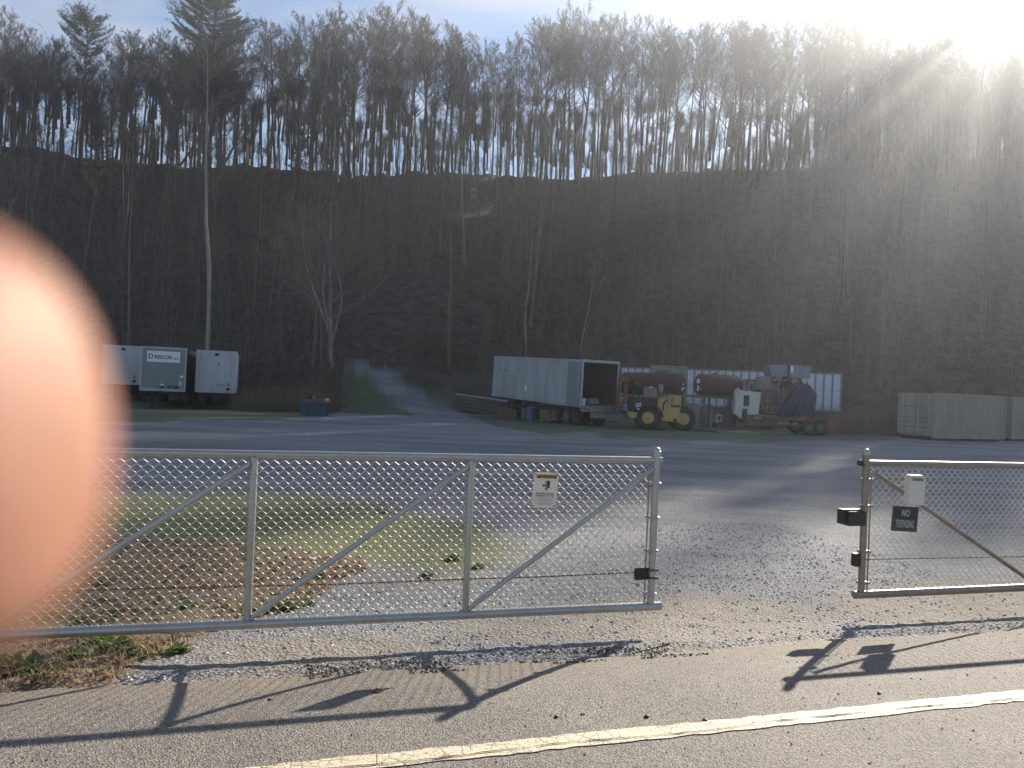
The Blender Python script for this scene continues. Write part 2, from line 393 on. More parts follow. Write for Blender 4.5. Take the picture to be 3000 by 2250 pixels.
def soft(src, lo=.42, hi=.58):
    a = N.new('ShaderNodeMath'); a.operation = 'ADD'; L.new(src, a.inputs[0])
    q = N.new('ShaderNodeMath'); q.operation = 'MULTIPLY_ADD'; q.inputs[1].default_value = 1.6; q.inputs[2].default_value = -.8; L.new(nm.outputs['Fac'], q.inputs[0])
    L.new(q.outputs[0], a.inputs[1]); return ramp(N, L, a.outputs[0], lo, hi).outputs[0]
c = mixc(N, L, mixc(N, L, 1.0, soft(sp.outputs[2], .15, .95), (.6, .6, .6), 'MULTIPLY'), grav, dirt)
c = mixc(N, L, mixc(N, L, 1.0, soft(sp.outputs[0], .1, .9), (.8, .8, .8), 'MULTIPLY'), c, grass)
c = mixc(N, L, soft(sp.outputs[1], .3, .7), c, litter)
c = mixc(N, L, mixc(N, L, 1.0, soft(sp2.outputs[1], .2, .8), (.85, .85, .85), 'MULTIPLY'), c, ramp(N, L, nf.outputs['Fac'], .3, .7, (.04, .052, .02, 1), (.12, .13, .055, 1)).outputs[0])
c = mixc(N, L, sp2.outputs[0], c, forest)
L.new(c, b.inputs['Base Color']); b.inputs['Roughness'].default_value = .85; b.inputs['Specular IOR Level'].default_value = .35
hgt = mixc(N, L, .5, vor.outputs['Distance'], nf.outputs['Fac']); bump(N, L, b, hgt, .8, .03)
M['ground'] = mt
ground = fastmesh('ground', np.stack([GX.ravel(), GY.ravel(), GZ.ravel()], -1), Q, mt, smooth=True)
def setattr_col(o, name, r, g, b_):
    a = o.data.color_attributes.new(name, 'FLOAT_COLOR', 'POINT')
    a.data.foreach_set('color', np.stack([r.ravel(), g.ravel(), b_.ravel(), np.ones(r.size)], -1).astype(np.float32).ravel())
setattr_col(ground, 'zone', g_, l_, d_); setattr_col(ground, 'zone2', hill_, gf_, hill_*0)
tag(ground, kind='structure')

# ------------------------------------------------------------------ road
ru = np.arange(-30, 40, .06); nrow = 40
edge = 5.02 + (fbm(ru*.5+3, ru*0)-.5)*.5 + (fbm(ru*4, ru*0+9)-.5)*.16 + (vnoise(ru*17, ru*0)-.5)*.05 + .25*sstep(0, -4, ru)*0
T = np.linspace(0, 1, nrow)[:, None]
T = 1-(1-T)**2
RV = -4+(edge[None, :]+4)*T; RU = np.repeat(ru[None, :], nrow, 0)
RX = RU*CU[0]+RV*CV[0]; RY = RU*CU[1]+RV*CV[1]; RZ = YARD*sstep(3.9, 5.8, RV)+.012
RZ[-1, :] -= .045
idx = np.arange(RX.size).reshape(RX.shape); Q = np.stack([idx[:-1, :-1], idx[:-1, 1:], idx[1:, 1:], idx[1:, :-1]], -1).reshape(-1, 4)
mt, N, L, b = nodes('asphalt'); geo = N.new('ShaderNodeNewGeometry'); pos = geo.outputs['Position']
v1 = N.new('ShaderNodeTexVoronoi'); v1.inputs['Scale'].default_value = 120; L.new(pos, v1.inputs['Vector']); sv = N.new('ShaderNodeSeparateColor'); L.new(v1.outputs['Color'], sv.inputs[0])
nf = noise(N, L, 130, 3, .75, pos); nm = noise(N, L, 1.4, 5, .6, pos)
st = ramp(N, L, sv.outputs[0], .0, 1, (.02, .019, .018, 1), (.38, .35, .32, 1)).outputs[0]
c = mixc(N, L, .5, st, ramp(N, L, nf.outputs['Fac'], .35, .65, (.05, .046, .044, 1), (.20, .18, .165, 1)).outputs[0])
c = mixc(N, L, 1.0, c, ramp(N, L, nm.outputs['Fac'], .3, .7, (.85, .84, .84, 1), (1.15, 1.13, 1.1, 1)).outputs[0], 'MULTIPLY')
mpr = N.new('ShaderNodeMapping'); mpr.inputs['Rotation'].default_value = (0, 0, -RA); L.new(pos, mpr.inputs['Vector']); sx = N.new('ShaderNodeSeparateXYZ'); L.new(mpr.outputs[0], sx.inputs[0])
dm = N.new('ShaderNodeMath'); dm.operation = 'ADD'; L.new(sx.outputs[1], dm.inputs[0]); L.new(nm.outputs['Fac'], dm.inputs[1])
dd = ramp(N, L, dm.outputs[0], 0, 1).outputs[0]
mr = N.new('ShaderNodeMapRange'); mr.inputs['From Min'].default_value = 4.9; mr.inputs['From Max'].default_value = 5.9; L.new(dm.outputs[0], mr.inputs['Value'])
c = mixc(N, L, mixc(N, L, 1.0, mr.outputs[0], (.6, .6, .6), 'MULTIPLY'), c, (.24, .19, .13))
L.new(c, b.inputs['Base Color']); b.inputs['Roughness'].default_value = .8; b.inputs['Specular IOR Level'].default_value = .35
bump(N, L, b, mixc(N, L, .5, v1.outputs['Distance'], nf.outputs['Fac']), 1.0, .009)
M['asphalt'] = mt
road = fastmesh('road', np.stack([RX.ravel(), RY.ravel(), RZ.ravel()], -1), Q, mt, smooth=True); tag(road, kind='structure')

# painted line, worn and cracked
def linev(u): return 3.545 + .012*(u-1.1) + .004*np.sin(u*.9)
lu = np.arange(-30, 40, .03); e1 = -.066+(vnoise(lu*14, lu*0)-.5)*.018; e2 = .066+(vnoise(lu*12, lu*0+8)-.5)*.02
rows = [linev(lu)+e1+(e2-e1)*k/4 for k in range(5)]
LV = np.array(rows); LU = np.repeat(lu[None], 5, 0); LX = LU*CU[0]+LV*CV[0]; LY = LU*CU[1]+LV*CV[1]; LZ = LX*0+.0165
idx = np.arange(LX.size).reshape(LX.shape); Q = np.stack([idx[:-1, :-1], idx[:-1, 1:], idx[1:, 1:], idx[1:, :-1]], -1).reshape(-1, 4)
mt, N, L, b = nodes('line_paint'); geo = N.new('ShaderNodeNewGeometry'); pos = geo.outputs['Position']
nn = noise(N, L, 14, 3, .5, pos); sc = N.new('ShaderNodeVectorMath'); sc.operation = 'MULTIPLY_ADD'; sc.inputs[1].default_value = (.03, .03, .03)
L.new(nn.outputs['Color'], sc.inputs[0]); L.new(pos, sc.inputs[2])
v = N.new('ShaderNodeTexVoronoi'); v.feature = 'DISTANCE_TO_EDGE'; v.inputs['Scale'].default_value = 13; L.new(sc.outputs[0], v.inputs['Vector'])
cr = ramp(N, L, v.outputs['Distance'], .0, .045, (0, 0, 0, 1), (1, 1, 1, 1))
nmk = noise(N, L, 5, 3, .5, pos); crm = ramp(N, L, nmk.outputs['Fac'], .42, .55)
fac = mixc(N, L, crm.outputs[0], (1, 1, 1), cr.outputs[0])
nw = noise(N, L, 90, 4, .7, pos); wear = ramp(N, L, nw.outputs['Fac'], .36, .46)
base = ramp(N, L, noise(N, L, 30, 4, .6, pos).outputs['Fac'], .3, .7, (.42, .36, .25, 1), (.60, .53, .39, 1)).outputs[0]
c = mixc(N, L, mixc(N, L, 1.0, fac, wear.outputs[0], 'MULTIPLY'), (.10, .085, .07), base)
L.new(c, b.inputs['Base Color']); b.inputs['Roughness'].default_value = .7; bump(N, L, b, mixc(N, L, .5, fac, nw.outputs['Fac']), .6, .006)
ln = fastmesh('road_line', np.stack([LX.ravel(), LY.ravel(), LZ.ravel()], -1), Q, mt); tag(ln, kind='structure')
# long crack running in the line
cu_ = np.arange(-4, 12, .022); cv = linev(cu_)-.028+(fbm(cu_*1.5, cu_*0+2, 5)-.5)*.05+(vnoise(cu_*23, cu_*0+5)-.5)*.010; wd = .0015+.0045*vnoise(cu_*9, cu_*0+4)**2
A = np.stack([cv-wd, cv+wd]); UU2 = np.stack([cu_, cu_]); X = UU2*CU[0]+A*CV[0]; Y = UU2*CU[1]+A*CV[1]; Z = X*0+.0205
idx = np.arange(X.size).reshape(X.shape); Q = np.stack([idx[:-1, :-1], idx[:-1, 1:], idx[1:, 1:], idx[1:, :-1]], -1).reshape(-1, 4)
M['crack'] = paint('crack dirt', (.02, .016, .013), 1, 0, (.04, .03, .02), .3, 30, False, 0)
ck = fastmesh('road_crack', np.stack([X.ravel(), Y.ravel(), Z.ravel()], -1), Q, M['crack']); tag(ck, kind='structure')

# ------------------------------------------------------------------ trees
class TT:
    """fast tube collector"""
    def __init__(s): s.V = []; s.Q = []; s.n = 0
    def tube(s, pts, rad, k):
        pts = np.asarray(pts, float); m_ = len(pts); d = np.gradient(pts, axis=0); d /= (np.linalg.norm(d, axis=1)[:, None]+1e-9)
        a = np.array([0, 0, 1.]) if abs(d[0][2]) < .9 else np.array([1., 0, 0])
        e = np.cross(d, a); e /= (np.linalg.norm(e, axis=1)[:, None]+1e-9); g = np.cross(d, e)
        an = 2*pi*np.arange(k)/k
        ring = pts[:, None]+(e[:, None]*np.cos(an)[None, :, None]+g[:, None]*np.sin(an)[None, :, None])*np.asarray(rad)[:, None, None]
        s.V.append(ring.reshape(-1, 3)); i = np.arange(m_-1)[:, None]*k; j = np.arange(k)[None]; q = (j+1) % k
        s.Q.append((s.n+np.stack([i+j, i+q, i+k+q, i+k+j], -1)).reshape(-1, 4)); s.n += m_*k
    def build(s, name, mat, parent, smooth=True):
        return fastmesh(name, np.concatenate(s.V), np.concatenate(s.Q), mat, parent, smooth)
def nrm(v): return v/(np.linalg.norm(v)+1e-9)
def grow(p0, d0, length, nseg, rs, upb, wob):
    pts = [p0]; d = nrm(d0)
    for i in range(nseg):
        d = nrm(d+np.array([0, 0, upb])+rs.randn(3)*wob); pts.append(pts[-1]+d*length/nseg)
    return np.array(pts)
def at_(pts, t):
    k = t*(len(pts)-1); i = min(int(k), len(pts)-2); f = k-i; return pts[i]*(1-f)+pts[i+1]*f, nrm(pts[i+1]-pts[i])
def bare_tree(seed, h=20., r=.2, first=.45, spread=.9, nl=(18, 6, 5, 3), lean=(0, 0), forks=0, twig=.018, mats=('bark', 'twig'), parent=None, up=.16, wob=.02, limblen=.30):
    rs = np.random.RandomState(seed); trunk = TT(); crown = TT()
    n = 14; d = np.array([lean[0], lean[1], 1.]); p = grow(np.array([0, 0, -.6]), d, h+.6, n, rs, .02, wob)
    rad = r*(1-np.linspace(0, 1, n+1)**1.25*.93); rad[0] *= 1.35; trunk.tube(p, rad, 7)
    stems = [(p, rad, first)]
    for k in range(forks):
        t0 = first*rs.uniform(.55, 1.0); q, dq = at_(p, t0); an = rs.uniform(0, 2*pi)
        L_ = h*(1-t0)*rs.uniform(.8, .98); pp = grow(q, dq+np.array([cos(an), sin(an), 0])*.38, L_, 9, rs, .06, wob*2)
        rr = np.interp(t0, np.linspace(0, 1, n+1), rad)*.8*(1-np.linspace(0, 1, 10)**1.2*.92); trunk.tube(pp, rr, 6); stems.append((pp, rr, .25))
    for (sp_, sr, f0) in stems:
        nb = nl[0] if sp_ is p else int(nl[0]*.7)
        for i in range(nb):
            t = f0+(1-f0)*((i+rs.rand())/nb)**.9; t = min(t, .99); q, dq = at_(sp_, t); an = i*2.4+rs.uniform(-.5, .5)
            rr = max(np.interp(t, np.linspace(0, 1, len(sr)), sr)*.55, twig*1.3)
            side = np.array([cos(an), sin(an), 0]); L1 = h*limblen*(1.15-t)*rs.uniform(.7, 1.25)+.6
            b1 = grow(q, dq*.75+side*spread, L1, 5, rs, up, .09); crown.tube(b1, rr*(1-np.linspace(0, 1, 6)*.8), 4)
            for j in range(nl[1]):
                t2 = .2+.8*(j+rs.rand())/nl[1]; t2 = min(t2, .99); q2, d2 = at_(b1, t2); s2 = nrm(np.cross(d2, rs.randn(3))); L2 = L1*.5*rs.uniform(.6, 1.2)*(1.2-t2*.5)
                r2 = max(rr*(1-t2*.75)*.6, twig); b2 = grow(q2, d2+s2*.75, L2, 3, rs, up, .12); crown.tube(b2, r2*(1-np.linspace(0, 1, 4)*.6), 3)
                for l in range(nl[2]):
                    t3 = .15+.85*(l+rs.rand())/nl[2]; t3 = min(t3, .99); q3, d3 = at_(b2, t3); s3 = nrm(np.cross(d3, rs.randn(3))); L3 = max(L2*.5*rs.uniform(.6, 1.3), .35)
                    b3 = grow(q3, d3+s3*.75, L3, 2, rs, up, .15); crown.tube(b3, np.array([1, .8, .35])*twig, 3)
                    for a in range(nl[3]):
                        q4, d4 = at_(b3, .2+.75*rs.rand()); s4 = nrm(np.cross(d4, rs.randn(3))); b4 = np.array([q4, q4+nrm(d4+s4*.7+np.array([0, 0, up]))*L3*rs.uniform(.4, .8)])
                        crown.tube(b4, np.array([.8, .35])*twig, 3)
    return trunk.build('trunk', M[mats[0]], parent), crown.build('crown', M[mats[1]], parent)

def mk(seed, **k):
    o = root('bare_tree', (0, 0, 0)); bare_tree(seed, parent=o, **k); return o
protos = [mk(11, h=20, r=.19, first=.50), mk(12, h=20, r=.16, first=.55, nl=(17, 6, 5, 3)), mk(13, h=20, r=.23, first=.42, forks=1),
          mk(14, h=20, r=.15, first=.60, nl=(13, 5, 5, 3)), mk(15, h=20, r=.18, first=.45, spread=.7, limblen=.26), mk(16, h=20, r=.2, first=.5, forks=1, spread=.8),
          mk(17, h=20, r=.13, first=.62, spread=1.1, nl=(12, 5, 5, 3))]
slopes = [mk(21, h=20, r=.13, first=.62, nl=(10, 4, 4, 2), mats=('slopebark', 'slopebark')), mk(22, h=20, r=.10, first=.55, nl=(10, 4, 4, 2), mats=('slopebark', 'slopebark')),
          mk(23, h=20, r=.16, first=.66, nl=(11, 4, 4, 2), mats=('slopebark', 'slopebark'))]
rs = np.random.RandomState(44)
used = set()
def place(proto, x, y, s, label, group, name='bare_tree'):
    if proto not in used: used.add(proto); o = proto
    else: o = copy_tree(proto)
    o.location = (x, y, H(x, y)-.1); o.scale = (s*rs.uniform(.85, 1.2),)*2+(s,); o.rotation_euler = (rs.normal(0, .035), rs.normal(0, .045), rs.uniform(0, 6.28))
    tag(o, label, 'tree', group); return o
# photo: treetop height (px) against x along the ridge
TOPX = [-200, 0, 60, 230, 400, 560, 760, 900, 1000, 1150, 1300, 1450, 1600, 1720, 1800, 2000, 2200, 2400, 2520, 2620, 2780, 2900, 3000, 3200]
TOPY = [60, 30, 80, 150, 110, 120, 90, 60, 40, 40, 90, 140, 60, 30, 60, 75, 65, 55, 70, 115, 140, 175, 180, 190]
crest = 0
for i in range(205):
    px = -130+3260*(i+rs.uniform(-.45, .45))/205; Y = 112+rs.rand()**1.3*22-2
    x = W(px, 500, Y).x; z = H(x, Y); zt = W(px, np.interp(px, TOPX, TOPY)+rs.uniform(-30, 190)*rs.rand()**1.5, Y).z
    s = max((zt-z), 11)/20.5
    place(protos[rs.randint(len(protos))], x, Y, s, 'tall bare grey-brown hardwood standing in the dense row of trees along the ridge crest', 'bare trees along the ridge crest')
for i in range(86):
    Y = rs.uniform(58, 108); px = -60+3150*rs.rand(); x = W(px, 500, Y).x
    if Y < hill_base(x)+3: Y = hill_base(x)+5+rs.rand()*20; x = W(px, 500, Y).x
    if 960 < px < 1330 and Y < 84: Y += 25; x = W(px, 500, Y).x
    place(slopes[rs.randint(3)], x, Y, rs.uniform(.55, 1.05), 'slender bare tree with a thin straight trunk on the shaded wooded slope', 'thin bare trees on the shaded slope')

def special(seed, px, Y, ytop, label, **k):
    x = W(px, 500, Y).x; z = H(x, Y); h = W(px, ytop, Y).z-z
    o = root('bare_tree', (x, Y, z-.1)); bare_tree(seed, h=h, parent=o, **k); tag(o, label, 'tree'); return o
special(31, 632, 66, 130, 'tall pale-barked sycamore with a straight bleached trunk in front of the big pine', r=.21, first=.55, nl=(15, 5, 4, 3), mats=('palebark', 'palertwig'), twig=.012, wob=.032, lean=(.03, 0), limblen=.24)
special(35, 1000, 58, 560, 'spreading bare tree with a pale forked trunk beside the grassy track', r=.17, first=.25, spread=1.7, forks=3, nl=(13, 6, 5, 3), mats=('palebark', 'palertwig'), twig=.0095, wob=.05, limblen=.56, lean=(.02, 0), up=.10)
special(36, 968, 61, 640, 'leaning bare tree with thin arching limbs left of the forked pale tree', r=.12, first=.3, spread=1.3, nl=(12, 6, 5, 3), mats=('slopebark', 'palertwig'), twig=.008, wob=.05, limblen=.42, lean=(-.12, 0))
special(38, 1565, 66, 620, 'thin crooked pale sapling curving up behind the open trailer', r=.09, first=.55, nl=(7, 4, 4, 2), mats=('palebark', 'palertwig'), twig=.007, wob=.06, lean=(-.12, 0))
special(39, 395, 72, 420, 'pale slim tree rising from behind the company-name trailer', r=.14, first=.65, nl=(10, 4, 4, 2), mats=('palertwig', 'slopebark'), wob=.025)
special(40, 1725, 70, 760, 'short pale sapling with a broken top above the long white trailer', r=.08, first=.6, nl=(6, 4, 3, 2), mats=('palebark', 'palertwig'), wob=.04)

# pines
def pine(seed, px, Y, ytop, label, levels, first, width, droop=0., tier=None, name='pine_tree', dens=1.0, r=.3):
    rs = np.random.RandomState(seed); x = W(px, 500, Y).x; z = H(x, Y); h = W(px, ytop, Y).z-z
    o = root(name, (x, Y, z-.1)); trunk = TT(); br = TT(); nd_v = []; nd_q = []; n0 = 0
    p = grow(np.array([0, 0, -.5]), np.array([0, 0, 1.]), h+.5, 14, rs, .02, .012); rad = r*(1-np.linspace(0, 1, 15)*.92); trunk.tube(p, rad, 8)
    for i in range(levels):
        t = first+(1-first)*(i+rs.rand()*.8)/levels
        if tier is not None and rs.rand() > tier(t): continue
        for k in range(rs.randint(3, 6)):
            q, dq = at_(p, min(t+rs.uniform(-.01, .01), .995)); an = rs.uniform(0, 6.28); Lb = width(t)*rs.uniform(.55, 1.15)
            b1 = grow(q, np.array([cos(an), sin(an), .12+.5*t**3-droop]), Lb, 5, rs, .07, .07); br.tube(b1, np.linspace(.06, .015, 6), 4)
            nb = max(3, int(Lb*4.2*dens))
            for j in range(nb):
                t2 = .25+.75*(j+rs.rand())/nb; q2, d2 = at_(b1, min(t2, .99)); s2 = nrm(np.cross(d2, np.array([0, 0, 1.]))*(1 if j % 2 else -1)+np.array([0, 0, .25])); L2 = (.35+Lb*.2)*rs.uniform(.6, 1.2)
                b2 = np.array([q2, q2+nrm(d2+s2)*L2]); br.tube(b2, np.array([.015, .008]), 3)
                for a in range(int(5*dens)+2):
                    c = q2+(b2[1]-q2)*rs.uniform(.2, 1.05)+rs.randn(3)*.07
                    for e in range(5):
                        dd = nrm(rs.randn(3)+np.array([0, 0, .5])+nrm(b2[1]-q2)*.6)*rs.uniform(.16, .32); sd_ = nrm(np.cross(dd, rs.randn(3)))*.022
                        nd_v += [c-sd_, c+sd_, c+dd+sd_*.3, c+dd-sd_*.3]; nd_q.append((n0, n0+1, n0+2, n0+3)); n0 += 4
    trunk.build('trunk', M['bark'], o); c = br.build('branches', M['bark'], o)
    fastmesh('needles', np.array(nd_v), np.array(nd_q), M['needle'], o)
    tag(o, label, 'tree', None); return o
pine(51, 615, 100, -90, 'tallest white pine with ragged tiered dark green branches rising above the ridge', 40, .42, lambda t: .6+5.0*min(1, (1.03-t)/.22)**.7, tier=lambda t: .85, dens=1.15, r=.34)
pine(52, 232, 108, 62, 'small-crowned pine with a rounded green top left of the tallest pine', 26, .55, lambda t: .8+2.9*sqrt(max(0, 1-((t-.89)/.12)**2)) if t > .77 else 1.8, tier=lambda t: .4 if t < .77 else 1, dens=.9, r=.24)
pine(53, 2775, 108, 115, 'broad dark pine half lost in the sun glare on the ridge', 24, .6, lambda t: 1.0+3.8*sqrt(max(0, 1-((t-.88)/.14)**2)), tier=lambda t: .5 if t < .7 else 1, dens=.7, r=.25)
pine(54, 300, 98, 330, 'low dark evergreen on the slope below the small-crowned pine', 22, .1, lambda t: .6+3.2*(1-t), dens=.6, r=.14)
pine(55, 880, 104, 380, 'young dark evergreen under the ridge right of the tallest pine', 18, .1, lambda t: .6+2.6*(1-t), dens=.6, r=.12)

# brush and saplings covering the slope: nobody could count them
rs = np.random.RandomState(77); tt = TT()
for i in range(4800):
    Y = (52+rs.rand()**.9*60) if i < 3300 else rs.uniform(104, 119); px = -150+3300*rs.rand(); x = W(px, 500, Y).x
    if i > 3700: x = rs.uniform(64, 130); Y = rs.uniform(108, 128)  # tall crest brush, mostly out of view, added to keep sun off the yard
    if Y < hill_base(x)+.5: continue
    if 1010 < px < 1420 and Y < 76: continue
    z = H(x, Y); h = rs.uniform(.8, 4.5) if rs.rand() < .6 else rs.uniform(4, 12)
    if i > 3700: h = rs.uniform(3, 8)
    base = np.array([x, Y, z-.1]); 
    st = grow(base, np.array([rs.randn()*.1, rs.randn()*.1, 1.]), h, 4, rs, .05, .08); r_ = .012+h*.004; tt.tube(st, np.linspace(r_, .008, 5), 3)
    for k in range(rs.randint(5, 10)):
        q, d = at_(st, rs.uniform(.25, .98)); b_2 = grow(q, d*.7+nrm(np.cross(d, rs.randn(3))), h*.28*rs.uniform(.5, 1.2), 2, rs, .2, .1); tt.tube(b_2, np.array([1, .7, .3])*.010, 3)
        for a in range(3):
            q3, d3 = at_(b_2, rs.rand()*.95); tt.tube(np.array([q3, q3+nrm(d3+rs.randn(3)*.5+np.array([0, 0, .3]))*h*.12]), np.array([.008, .003]), 3)
br_ = tt.build('undergrowth', M['slopebark'], None); tag(br_, 'tangle of bare brush and thin saplings covering the shaded slope', 'undergrowth', None, 'stuff')
# more trunks far back in the wood, beyond the ones told apart
rs = np.random.RandomState(78); tt = TT()
for i in range(1350):
    Y = rs.uniform(108, 140); px = -250+3500*rs.rand(); x = W(px, 500, Y).x
    if i > 820: x = rs.uniform(52, 135); Y = rs.uniform(110, 150); z = H(x, Y); h = (ridge(x)+((rs.uniform(11, 20) if x < 35 else rs.uniform(10, 15)) if i <= 820 else rs.uniform(12.5, 15.2) if x < 68 else rs.uniform(13.5, 17.3))+max(0, x-90)*.06)-z  # dense right-hand batch, mostly unseen, added and sized to shade the yard
    st = grow(np.array([x, Y, z]), np.array([rs.randn()*.03, 0, 1.]), h, 6, rs, .03, .02); tt.tube(st, np.linspace(rs.uniform(.11, .27), .04, 7), 5)
    f0 = rs.uniform(.42, .78)
    for k in range(26 if i <= 820 else 40):
        q, d = at_(st, f0+(.98-f0)*rs.rand()**.8); s = nrm(np.cross(d, rs.randn(3))); b1 = grow(q, d*.8+s*.8, h*.16*rs.uniform(.5, 1.2), 3, rs, .2, .1); tt.tube(b1, np.array([1, .8, .6, .4])*.028, 3)
        for a in range(8):
            q3, d3 = at_(b1, rs.rand()*.95); tt.tube(np.array([q3, q3+nrm(d3+nrm(np.cross(d3, rs.randn(3)))*.8+np.array([0, 0, .2]))*rs.uniform(.5, 1.6)]), np.array([.014, .006]), 3)
wd_ = tt.build('woods', M['bark'], None); tag(wd_, 'mass of bare trunks and branches receding behind the ridge crest', 'woods', None, 'stuff')

# ------------------------------------------------------------------ gates
def plane_pt(P0, px, py):
    """(along, height) where the ray of a pixel meets the vertical plane of a gate"""
    o = Vector((0, 0, CZ)); d = W(px, py, 1)-o; n = Vector((CV[0], CV[1], 0)); t = (Vector(P0)-o).dot(n)/d.dot(n); q = o+d*t
    return (q.x-P0[0])*CU[0]+(q.y-P0[1])*CU[1], q.z-P0[2]
def fabric(x0, x1, z0, z1, mat, parent):
    tt = TT(); wd_ = .036; n = int((x1-x0)/wd_); rs = np.random.RandomState(9)
    for i in range(n):
        xa = x0+i*wd_; m_ = int((z1-z0)/.036)+1; pts = []; flip = i % 2
        for k in range(m_+1):
            side = (k+flip) % 2; x = xa+wd_*side; z = z1-.036*k
            if z < z0: z = z0
            bow = .0035*sin(xa*2.1+z*3)+rs.randn()*.0007
            if k > 0: pts.append((x+(-.0015 if side else .0015), (-.0022 if side else .0022)+bow, z+.0055))
            if k < m_: pts.append((x+(-.0015 if side else .0015), (.0022 if side else -.0022)+bow, z-.0055))
        tt.tube(np.array(pts), np.full(len(pts), .0023), 5)
    return tt.build('chain_link', mat, parent)
def cable(parent, pts, r=.006):
    P = []; 
    for a, b_ in zip(pts[:-1], pts[1:]):
        n = max(2, int(abs(b_[0]-a[0])/.02))
        for k in range(n): t = k/n; P.append([a[i]*(1-t)+b_[i]*t for i in range(3)])
    P = np.array(P); tt = TT(); x = P[:, 0]
    for ph in (0, pi): 
        Q_ = P.copy(); Q_[:, 1] += r*.6*np.cos(x*95+ph); Q_[:, 2] += r*.6*np.sin(x*95+ph); tt.tube(Q_, np.full(len(P), r*.62), 5)
    return tt.build('tension_cable', M['rustcable'], parent)
def band(parent, x0, x1, z, mat, h=.022):
    return MB().box(x0, x1, -.036, .036, z-h/2, z+h/2, .006).build('tension_band', mat, parent)

X0, Y0 = W(1917, 1500, 6.38).x, 6.38
PL = Vector((X0, Y0, H(X0, Y0)))
gl = root('chain_link_gate', PL, RA, 'long grey chain-link gate panel with three diagonal braces and the warning sign', 'gate', 'chain-link gate leaves')
pl = lambda px, py: plane_pt(PL, px, py)
zt = pl(1917, 1348)[1]; zb = pl(1905, 1776)[1]; sL = -11.0
print('gate L', zt, zb, pl(735, 1330), pl(735, 1815), pl(350, 1325), pl(350, 1838), pl(1373, 1345))
rt_, rb_, rp_ = .028, .036, .026
MB().tube([(sL, 0, zt), (.05, 0, zt)], rt_, 14).build('top_rail', M['galv'], gl, True)
MB().tube([(sL, 0, zb), (.09, 0, zb)], rb_, 14).build('bottom_rail', M['galv'], gl, True)
zc_ = pl(1925, 1310)[1]
MB().lathe((0, 0, zb+.02), (0, 0, 1), [(0, .030), (zc_-zb-.05, .030)], 16).build('end_post', M['galv'], gl, True)
MB().lathe((0, 0, zc_-.045), (0, 0, 1), [(0, .034), (.012, .034), (.014, .031), (.03, .029), (.042, .018), (.046, .004)], 16).build('post_cap', M['galv'], gl, True)
sp_ = [pl(1373, 1560)[0], pl(735, 1580)[0]]; sp_ += [sp_[1]-1.62, sp_[1]-3.24, sp_[1]-4.86]
for s in sp_: MB().tube([(s, 0, zb+.03), (s, 0, zt-.02)], rp_, 12).build('upright', M['galv'], gl, True)
ends = [0]+sp_
for a, b_ in zip(ends[:-1], ends[1:]):
    MB().tube([(a-.03, -.008, zt-.07), (b_+.03, -.008, zb+.05)], .021, 12).build('brace', M['galv'], gl, True)
fabric(sL+.05, -.055, zb+.01, zt-.035, M['wire'], gl)
MB().tube([(-.062, -.005, zb+.03), (-.062, -.005, zt-.06)], .006, 6).build('tension_bar', M['galv_brown'], gl)
for py in (1415, 1515, 1612, 1738): band(gl, -.07, .034, pl(1900, py)[1], M['galv'])
zl = pl(1880, 1680)[1]
MB().box(-.15, -.035, -.012, .03, zl-.052, zl+.048, .006).build('latch_box', M['black'], gl)
for dz in (.03, -.035): MB().box(-.04, .05, -.033, .033, zl+dz-.008, zl+dz+.008, .003).build('latch_strap', M['rust'], gl)
cable(gl, [(-.14, .008, zl+.01)]+[(pl(px, py)[0], .008, pl(px, py)[1]) for px, py in ((1600, 1690), (1370, 1697), (1000, 1712), (740, 1718), (300, 1728))]+[(sL+.1, .008, pl(300, 1728)[1])])
for k in range(3): MB().tube([(ends[1+k]+.0, -.03, zt-.10), (ends[1+k]+.06, -.035, zt-.10)], .004, 5).build('tie_wire', M['wire'], gl)

X1, Y1 = W(2535, 1500, 7.0).x, 7.02
PR = Vector((X1, Y1, H(X1, Y1)))
gr = root('chain_link_gate', PR, RA, 'short brownish chain-link gate panel carrying the no trespassing sign', 'gate', 'chain-link gate leaves')
pr = lambda px, py: plane_pt(PR, px, py)
zt2 = pr(2551, 1357)[1]; zb2 = pr(2520, 1742)[1]; sR = 7.5
print('gate R', zt2, zb2, pr(3000, 1365), pr(3000, 1728))
MB().tube([(-.045, 0, zt2), (sR, 0, zt2)], .028, 14).build('top_rail', M['galv_brown'], gr, True)
MB().tube([(-.075, 0, zb2), (sR, 0, zb2)], .036, 14).build('bottom_rail', M['galv_brown'], gr, True)
zc2 = pr(2545, 1315)[1]
MB().lathe((0, 0, zb2+.02), (0, 0, 1), [(0, .030), (zc2-zb2-.06, .030)], 16).build('end_post', M['galv_brown'], gr, True)
MB().lathe((0, 0, zc2-.055), (0, 0, 1), [(0, .034), (.012, .034), (.016, .030), (.022, .030), (.04, .027), (.052, .015), (.055, .004)], 16).build('post_cap', M['galv'], gr, True)
MB().lathe((-.055, -.02, zt2), (0, 1, 0), [(0, .03), (.04, .03)], 14).build('rail_end_cup', M['black'], gr, True)
MB().tube([(sR*.42, 0, zb2+.03), (sR*.42, 0, zt2-.02)], rp_, 12).build('upright', M['galv_brown'], gr, True)
a0 = pr(2556, 1384); a1 = pr(3000, 1692); sl = (a1[1]-a0[1])/(a1[0]-a0[0]); xe = a0[0]+(zb2+.04-a0[1])/sl
MB().tube([(a0[0], -.03, a0[1]), (xe, -.03, zb2+.04)], .021, 12).build('brace', M['galv_brown'], gr, True)
fabric(.05, sR, zb2+.01, zt2-.035, M['wire'], gr)
